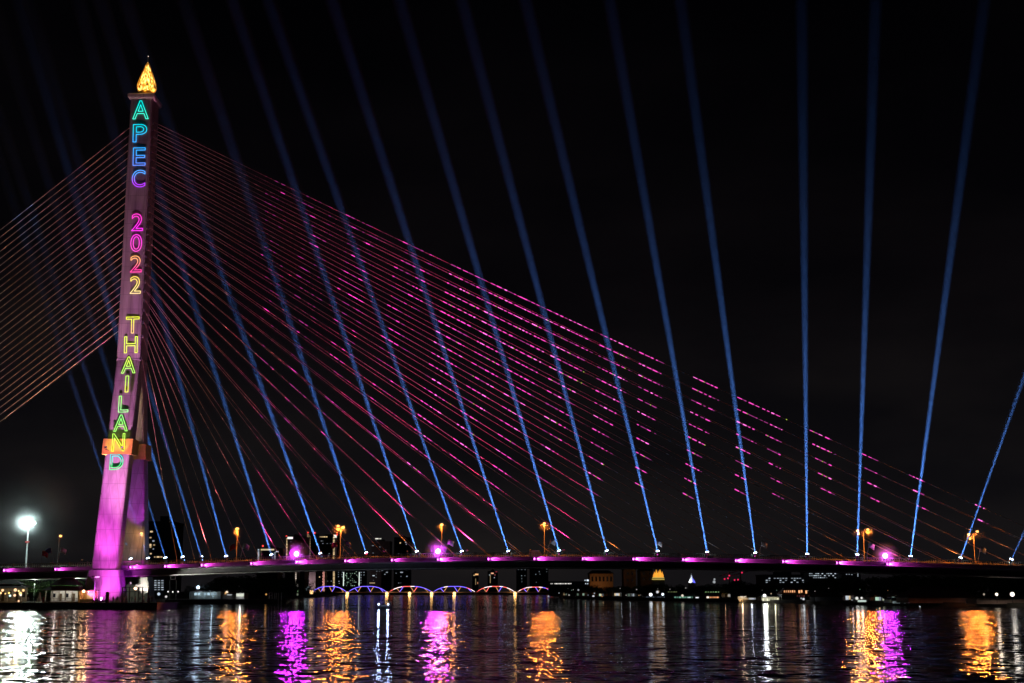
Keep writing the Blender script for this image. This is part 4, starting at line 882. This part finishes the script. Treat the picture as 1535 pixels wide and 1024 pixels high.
hall(1336, 1358, 899, 896, 908, 448, M['wallw'], 'low white riverside building behind shrubs', grid(1339, 1356, 7, 903, 903, 1, 2, 3, (.6, .8, .8), .5, .7, 27))
hall(1362, 1462, 896, 879, 909, 432, M['wallp'], 'large dim boathouse with a broad sloping roof', [], depth=14, lights=[(1440, 902, 3, O_)])
hall(1464, 1560, 898, 897, 909, 404, M['wallp'], 'long low brownish wall building at the right end', [], depth=10)

# ------------------------------------------------------------------ truss bridge far upstream
TY = 1900.0
tb = thing('truss_bridge', (at(645, 889, TY).x, TY, 0), 'distant six span truss bridge outlined in blue, red and white lights', 'bridge')
ox = tb.location.x
BL_ = em((.18, .12, 1), 2.0); RD_ = em((1, .14, .12), 1.8); WH_ = em((1, .8, .85), 2.0); OR_ = em((1, .45, .15), .8)
zdk = at(645, 887.6, TY).z
x_l, x_r = at(462, 888, TY).x - ox, at(832, 888, TY).x - ox
MB().box((x_l, -5, zdk - .9), (x_r, 5, zdk + .3)).build('deck', em((.30, .12, .05), .18) if False else M['wallp'], tb)
spans = [(469, 519.5, 'bbbbbbbb'), (523, 579.5, 'bbbbbbbb'), (584, 647, 'rwwrrwbbbb'), (650, 712, 'bbwbbbbrw'), (715, 771, 'rrwwrrwrww'), (776, 829, 'wrwwrrwbrr')]
for k, (xa, xb, cs) in enumerate(spans):
    A = at(xa, 888, TY).x - ox; B = at(xb, 888, TY).x - ox; Hh = at(xa, 879.6 if k < 5 else 880.6, TY).z - zdk
    def arc(u): return Vector((A + (B - A) * u, -5.2, zdk + .4 + Hh * min(1, (1 - abs(2 * u - 1) ** 2.6) * 1.02)))
    n = 20; b = MB(); mi = {'b': 0, 'r': 1, 'w': 2}
    pts = [arc(i / n) for i in range(n + 1)]
    vs = []
    for i, p in enumerate(pts):
        for j in range(6):
            a = j * math.pi / 3; nn = Vector((0, 0, 1)) if 0 < i < n else Vector((1, 0, 0)); vs.append(p + (Vector((0, 1, 0)) * math.cos(a) + nn * math.sin(a)) * .45)
    b.v = [tuple(v) for v in vs]
    for i in range(n):
        for j in range(6): b.f.append([i * 6 + j, i * 6 + (j + 1) % 6, (i + 1) * 6 + (j + 1) % 6, (i + 1) * 6 + j]); b.mi.append(mi[cs[min(int(i / n * len(cs)), len(cs) - 1)]]); b.sm.append(False)
    ar = b.build('arch', [BL_, RD_, WH_], tb)
    for q_ in range(1, 6):
        u = q_ / 6; c_ = arc(u)
        for s in (-1, 1):
            if (q_ + (s > 0)) % 2: continue
            d = Vector((A + (B - A) * (u + s / 12), -5.2, zdk + .4)); MB().tube([c_, d], .42, 5).build('strut', [BL_, OR_, RD_ if k in (2, 4) else BL_, OR_][(q_ + k) % 4], ar)
    # rear truss, unlit
    MB().tube([p + Vector((0, 10.4, 0)) for p in pts], .5, 5).build('rear_arch', M['steel'], tb)
for px in (466, 521, 581.5, 648.5, 713.5, 773.5, 831):
    X = at(px, 890, TY).x - ox; MB().box((X - 2, -4.5, -2), (X + 2, 4.5, zdk - .9)).build('pier', M['quay'], tb)
for i, (px, wh) in enumerate(((520.5, 'first and second'), (580, 'second and third'), (614, 'third span near its middle and fourth'), (647, 'third and fourth'), (681, 'fourth span at its middle and fifth'), (772, 'fifth and sixth'))):
    p = at(px, 889.6, TY - 8)
    t = thing('bridge_lamp', p, 'orange lamp at the water between the %s truss spans' % wh, 'lamp', 'lamps on the truss bridge piers')
    MB().ball((0, 0, 0), 2.1).build('globe', em((1, .62, .22), 3), t); MB().tube([(0, 0, -4), (0, 0, -2)], .4, 6).build('post', M['dark'], t); lamp('POINT', (0, -4, 0), 2500, (1, .5, .15), t, radius=2)

# ------------------------------------------------------------------ left bank: pavilions, kiosk, pier gate
def pavilion(px0, px1, ye, yr, Y, label, rw=.45, lit=((1, .95, .85), 260), depth=7.5):
    a = at(px0, ye, Y); b_ = at(px1, ye, Y); X = (a.x + b_.x) / 2; w2 = (b_.x - a.x) / 2 - .5; h = a.z - GL; rh = at(px0, yr, Y).z - a.z
    t = thing('pavilion', (X, Y, GL), label, 'pavilion')
    MB().box((-w2 - .6, -.6, 0), (w2 + .6, depth + .6, .35)).build('floor_slab', M['quay'], t)
    ov = .9
    def ring(w_, d0, z): return [(-w_, d0, z), (w_, d0, z), (w_, depth - d0, z), (-w_, depth - d0, z)]
    MB().hexa(ring(w2 + ov, -ov, h), ring(w2 * .80, 1.0, h + rh * .33)).hexa(ring(w2 * .86, .7, h + rh * .40), ring(w2 * rw, depth * .44, h + rh * .93)).box((-w2 * rw, depth * .46, h + rh * .9), (w2 * rw, depth * .54, h + rh)).build('roof', M['tile'], t)
    MB().box((-w2 - ov, -ov - .05, h - .22), (w2 + ov, -ov + .08, h)).build('eaves_board', M['wood'], t)
    n = max(3, int(w2 * 2 / 1.6))
    for i in range(n + 1):
        x = -w2 + 2 * w2 * i / n; MB().box((x - .12, -.12, .35), (x + .12, .12, h)).build('column', M['wallw'], t)
    MB().box((-w2, depth * .55, .35), (w2, depth * .55 + .15, h)).build('back_wall', M['wallw'], t)
    for i in range(n):
        x = -w2 + 2 * w2 * (i + .5) / n
        MB().box((x - (.5 if i % 3 else .28), depth * .55 - .06, .5 if i % 2 else 1.4), (x + .4, depth * .55 - .01, h - .9)).build('door' if i % 2 else 'window', M['wood' if i % 2 else 'glass'], t)
    b = MB().box((-w2, -.06, 1.15), (w2, .06, 1.25)).box((-w2, -.05, .45), (w2, .05, .52))
    x = -w2
    while x < w2: b.box((x - .03, -.03, .5), (x + .03, .03, 1.2)); x += .35
    b.build('balustrade', M['wood'], t)
    for k in (-.55, .1, .7): lamp('POINT', (w2 * k, depth * .25, h - .5), lit[1], lit[0], t, radius=.25)
    return t
pavilion(66, 121, 884.5, 866.5, 366, 'hip roofed white pavilion left of the pylon foot with lit rooms', .42, ((1, .93, .8), 120))
pavilion(-22, 36, 881, 867, 368, 'dark roofed open pavilion at the far left edge', .2, ((1, .7, .4), 14))
p = at(131, 903, 364)
t = thing('kiosk', (p.x, 363, GL), 'small orange lit kiosk beside the pylon foot', 'kiosk')
MB().box((-2.0, 0, 0), (-1.75, 3.4, 3.1)).box((1.75, 0, 0), (2.0, 3.4, 3.1)).box((-1.75, 3.2, 0), (1.75, 3.4, 3.1)).build('wall', M['wallo'], t)
MB().box((-2.2, -.3, 3.1), (2.2, 3.6, 3.28)).build('roof', M['tile'], t)
MB().box((-1.75, .1, 0), (1.75, .3, .95)).build('counter', M['wood'], t)
MB().box((-.9, 3.1, 1.1), (.9, 3.18, 2.5)).build('notice_board', M['wallw'], t)
lamp('POINT', (0, 1.4, 2.7), 210, (1, .52, .2), t, radius=.2)
MB().ball((0, 1.4, 2.9), .14).build('bulb', em((1, .7, .4), 6), t)
# lanterns round the left pavilion
for i, (px, py, r_, c_) in enumerate([(4, 885, .34, (1, .6, .3)), (1, 889, .3, (1, .6, .25)), (13.5, 889, .28, (1, .7, .2)), (23, 884.5, .42, (1, .6, .32)), (28, 886, .25, (1, .75, .3)), (35, 885, .32, (1, .6, .25)), (22, 892.5, .33, (1, .6, .35)), (30.5, 889.5, .4, (1, .65, .25)), (15, 893, .3, (.65, .9, .8)), (28, 901, .25, (1, .55, .3)), (31, 892, .28, (1, .85, .7)), (8, 890, .2, (1, .6, .2))]):
    p = at(px, py, 364.5 + (i % 3) * .5); t = thing('garden_lantern', (p.x, p.y, GL), 'warm glowing garden lantern by the leftmost pavilion' if i != 8 else 'pale greenish garden lantern by the leftmost pavilion', 'lantern', 'garden lanterns by the leftmost pavilion')
    MB().tube([(0, 0, 0), (0, 0, p.z - GL - r_)], .03, 5).build('stake', M['dark'], t)
    MB().ball((0, 0, p.z - GL), r_).build('globe', em(c_, 1.6), t)
    if i in (0, 3, 7): lamp('POINT', (0, -.6, p.z - GL), 60, c_, t, radius=.3)
lamp_g = post_lamp(52, 876, 395, 'added white lamp lighting the green trees behind the pavilions', (.8, 1, .75), 4500, .2, 3)  # post added to light the foliage and the deck underside
post_lamp(116, 874, 396, 'added white lamp lighting the trees behind the roofed pavilion', (.8, 1, .75), 6000, .2, 3)  # second post added for the foliage and underside
p = at(59, 902, 362); t = thing('parasol', (p.x, 362, GL), 'closed white parasol standing on the left bank', 'parasol')
MB().tube([(0, 0, 0), (0, 0, 2.9)], .03, 6).build('pole', M['steel'], t); MB().lathe([(.62, .3), (.5, .8), (.24, 1.7), (.1, 2.7), (.01, 2.8)], n=10).build('canopy', M['cloth2'], t)
# pier gate of dark posts
p = at(203, 903, 359.5)
t = thing('pier_gate', (p.x, 359.5, GL), 'dark steel pier gate frame in front of the rear pylon foot', 'gate')
for px in (183.5, 194, 207.5, 213.5, 222.5):
    X = at(px, 890, 359.5).x - p.x; MB().box((X - .13, -.13, -3), (X + .13, .13, at(px, 880.5, 359.5).z - GL)).build('post', M['dark'], t)
for z in (2.85, 3.95): MB().box((at(183.5, 890, 359.5).x - p.x, -.07, z), (at(222.5, 890, 359.5).x - p.x, .07, z + .14)).build('rail', M['dark'], t)
p = at(160.5, 903, 358.9); t = thing('mooring_post', (p.x, 358.9, GL), 'thick dark mooring post before the magenta pylon foot', 'post')
MB().lathe([(.48, -2), (.48, 2.7), (.40, 2.85), (.01, 2.9)], n=12).build('pile', M['wood'], t); MB().lathe([(.52, 2.2), (.52, 2.4)], n=12).build('band', M['steel'], t)
# dark pole lamp cluster before the pylon pedestal
p = at(141, 903, 361); t = thing('unlit_lamp_post', (p.x, 361, GL), 'unlit post with four lamp heads against the magenta pylon foot', 'lamp post')
MB().tube([(0, 0, 0), (0, 0, 6.6)], .06, 6).build('pole', M['dark'], t); MB().tube([(-.75, 0, 6.5), (.75, 0, 6.5)], .05, 6).build('crossarm', M['dark'], t)
for x in (-.75, -.3, .3, .75): MB().box((x - .16, -.2, 6.5), (x + .16, .2, 6.85)).build('lamp_head', M['dark'], t)
# dock frames further along the left bank
p = at(412, 902, 556); t = thing('dock_frame', (p.x, 552, 0), 'pale timber dock frame standing in the water before the dark trees', 'dock')
for px in (403.5, 408, 412, 414.5, 417.5, 422): X = at(px, 890, 552).x - p.x; MB().box((X - .16, -.16, -2), (X + .16, .16, at(px, 888.5, 552).z)).build('post', M['pale'], t)
for y in (888.5, 893): MB().box((at(403.5, 890, 552).x - p.x, -.1, at(400, y, 552).z - .12), (at(408, 890, 552).x - p.x, .1, at(400, y, 552).z + .12)).build('rail', M['pale'], t)
p = at(259, 900, 520); t = thing('gantry', (p.x, 520, GL), 'slim pale gantry hanging below the deck line', 'gantry')
for px in (254, 263.5): X = at(px, 890, 520).x - p.x; MB().box((X - .2, -.2, 0), (X + .2, .2, at(px, 870, 520).z - GL)).build('leg', M['steel'], t)
a = at(256.5, 863, 520); b_ = at(262.5, 869, 520); MB().box((a.x - p.x, -.3, b_.z - GL), (b_.x - p.x, .3, b_.z - GL + .25)).box((a.x - p.x, -.3, a.z - GL), (b_.x - p.x, .3, a.z - GL + .25)).box((a.x - p.x - .2, -.3, b_.z - GL), (a.x - p.x + .1, .3, a.z - GL)).box((b_.x - p.x - .1, -.3, b_.z - GL), (b_.x - p.x + .2, .3, a.z - GL)).build('head_frame', M['pale'], t)
lamp('POINT', (0, -3, 14), 300, (1, .95, .85), t, radius=.3)

# boat
p = at(577, 911, 376); p.z = 0
t = thing('river_boat', (p.x, 376, 0), 'small dark boat on the river with two blue-white headlights', 'boat')
b = MB(); secs = [(-5, .9), (-4.6, 1.5), (-2, 1.9), (4, 1.9), (6, 1.6)]; vs = []
for y, w_ in secs: vs += [(-w_ * .7, y, -.35), (w_ * .7, y, -.35), (w_, y, .62), (-w_, y, .62)]
fs = [(i * 4 + j, i * 4 + (j + 1) % 4, (i + 1) * 4 + (j + 1) % 4, (i + 1) * 4 + j) for i in range(4) for j in range(4)] + [(3, 2, 1, 0), (16, 17, 18, 19)]
b.add(vs, fs); b.build('hull', M['girder'], t)
MB().box((-1.5, -2.2, .62), (1.5, 3.6, 1.0)).box((-1.6, -2.4, 1.75), (1.6, 3.8, 1.86)).build('cabin', M['wallg'], t)
for x in (-1.45, 1.45):
    for y in (-2.1, 3.5): MB().box((x - .05, y - .05, 1), (x + .05, y + .05, 1.75)).build('cabin_post', M['steel'], t)
for x in (-1.25, 1.25):
    MB().tube([(x, -4.4, .6), (x, -4.4, 1.0)], .05, 6).build('lamp_bracket', M['dark'], t)
    MB().ball((x, -4.5, 1.2), .22).build('headlight', em((.75, .85, 1), 7), t); lamp('POINT', (x, -4.9, 1.25), 220, (.45, .6, 1), t, radius=.2)
MB().tube([(0, 1, 1.8), (0, 1, 2.6)], .03, 5).build('mast', M['steel'], t)

# people on the near left bank and pier
def person_mesh(pose, mat):
    arms = {'stand': ((.26, -.02, .98), (.29, -.08, .80), (-.26, -.02, .98), (-.28, -.06, .80)), 'phone': ((.25, -.16, 1.15), (.10, -.36, 1.42), (-.25, -.16, 1.15), (-.08, -.36, 1.42)), 'wave': ((.34, -.05, 1.18), (.40, -.1, 1.45), (-.26, -.02, .98), (-.28, -.06, .80))}[pose]
    V = [((0, 0, .93), .15), ((0, 0, 1.15), .14), ((0, .0, 1.38), .15), ((0, 0, 1.50), .055), ((0, -.01, 1.64), .105), ((.19, 0, 1.40), .06), (arms[0], .045), (arms[1], .035), ((-.19, 0, 1.40), .06), (arms[2], .045), (arms[3], .035),
         ((.10, 0, .86), .085), ((.11, -.01, .48), .06), ((.11, .02, .08), .045), ((.11, -.12, .04), .04), ((-.10, 0, .86), .085), ((-.12, -.02, .48), .06), ((-.13, .02, .08), .045), ((-.13, -.12, .04), .04)]
    Ed = [(0, 1), (1, 2), (2, 3), (3, 4), (2, 5), (5, 6), (6, 7), (2, 8), (8, 9), (9, 10), (0, 11), (11, 12), (12, 13), (13, 14), (0, 15), (15, 16), (16, 17), (17, 18)]
    me = bpy.data.meshes.new('body'); me.from_pydata([v for v, _ in V], Ed, []); o = put('body', me)
    s = o.modifiers.new('skin', 'SKIN'); o.modifiers.new('sub', 'SUBSURF').levels = 1
    for d, (_, r_) in zip(me.skin_vertices[0].data if me.skin_vertices else [], V): d.radius = (r_, r_ * .8)
    if not me.skin_vertices:
        bmx = bmesh.new(); bmx.from_mesh(me); ly = bmx.verts.layers.skin.verify()
        for v, (_, r_) in zip(bmx.verts, V): v[ly].radius = (r_, r_ * .8)
        bmx.verts.ensure_lookup_table(); bmx.verts[0][ly].use_root = True; bmx.to_mesh(me); bmx.free()
    dg = bpy.context.evaluated_depsgraph_get(); dg.update(); out = bpy.data.meshes.new_from_object(o.evaluated_get(dg))
    bpy.data.objects.remove(o); out.materials.clear(); out.materials.append(mat); out.materials.append(M['skin'])
    for pl in out.polygons:
        if pl.center.z > 1.52: pl.material_index = 1
        pl.use_smooth = True
    return out
HAIR = MB().lathe([(.118, 1.62), (.122, 1.68), (.09, 1.75), (.01, 1.775)], n=10).mesh('hair', M['dark'])
PM = {}
for i, (px, Y, pose, m_, act) in enumerate([(171, 359.4, 'stand', 'cloth1', 'standing at the quay edge before the magenta pylon foot'), (177, 360.2, 'phone', 'cloth1', 'holding up a phone beside the magenta pylon foot'), (187, 360.6, 'phone', 'cloth2', 'holding up a phone behind the pier gate'), (190.5, 361.0, 'stand', 'cloth1', 'standing behind the left bay of the pier gate'), (199, 360.6, 'wave', 'cloth1', 'raising an arm behind the middle of the pier gate'),
        (204, 361.4, 'stand', 'cloth3', 'standing below the peach globe lamp'), (211, 360.6, 'phone', 'cloth1', 'holding up a phone before the white lit rear foot'), (217, 361.2, 'stand', 'cloth2', 'standing right of the white lit rear foot'), (225.5, 360.4, 'stand', 'cloth1', 'standing just right of the pier gate'), (229, 361.2, 'phone', 'cloth1', 'holding up a phone at the quay corner'),
        (148, 359.8, 'stand', 'cloth1', 'standing right of the orange kiosk'), (153, 360.3, 'stand', 'cloth2', 'standing left of the mooring post'), (67, 361.0, 'stand', 'cloth3', 'standing at the left end of the roofed pavilion'), (44, 361.0, 'stand', 'cloth2', 'standing left of the closed parasol')]):
    k = (pose, m_)
    if k not in PM: PM[k] = person_mesh(pose, M[m_])
    X = (px - W0 / 2) / 2092 * Y; col = {'cloth1': 'dark', 'cloth2': 'white', 'cloth3': 'red'}[m_]
    t = thing('person', (X, Y, GL), 'person in %s clothes %s' % (col, act), 'person', 'people on the left bank', random.uniform(-2.6, 2.6) if pose == 'stand' else random.choice((.3, -.3, 2.9)))
    put('body', PM[k], t); put('hair', HAIR, t)

# ------------------------------------------------------------------ render settings
sc.view_settings.view_transform = 'Standard'; sc.view_settings.look = 'None'; sc.view_settings.exposure = 0; sc.view_settings.gamma = 1
c = sc.cycles
c.use_light_tree = True; c.max_bounces = 5; c.diffuse_bounces = 1; c.glossy_bounces = 3; c.volume_bounces = 0; c.transparent_max_bounces = 40
c.sample_clamp_indirect = 3.0; c.caustics_reflective = False; c.caustics_refractive = False
c.use_denoising = True
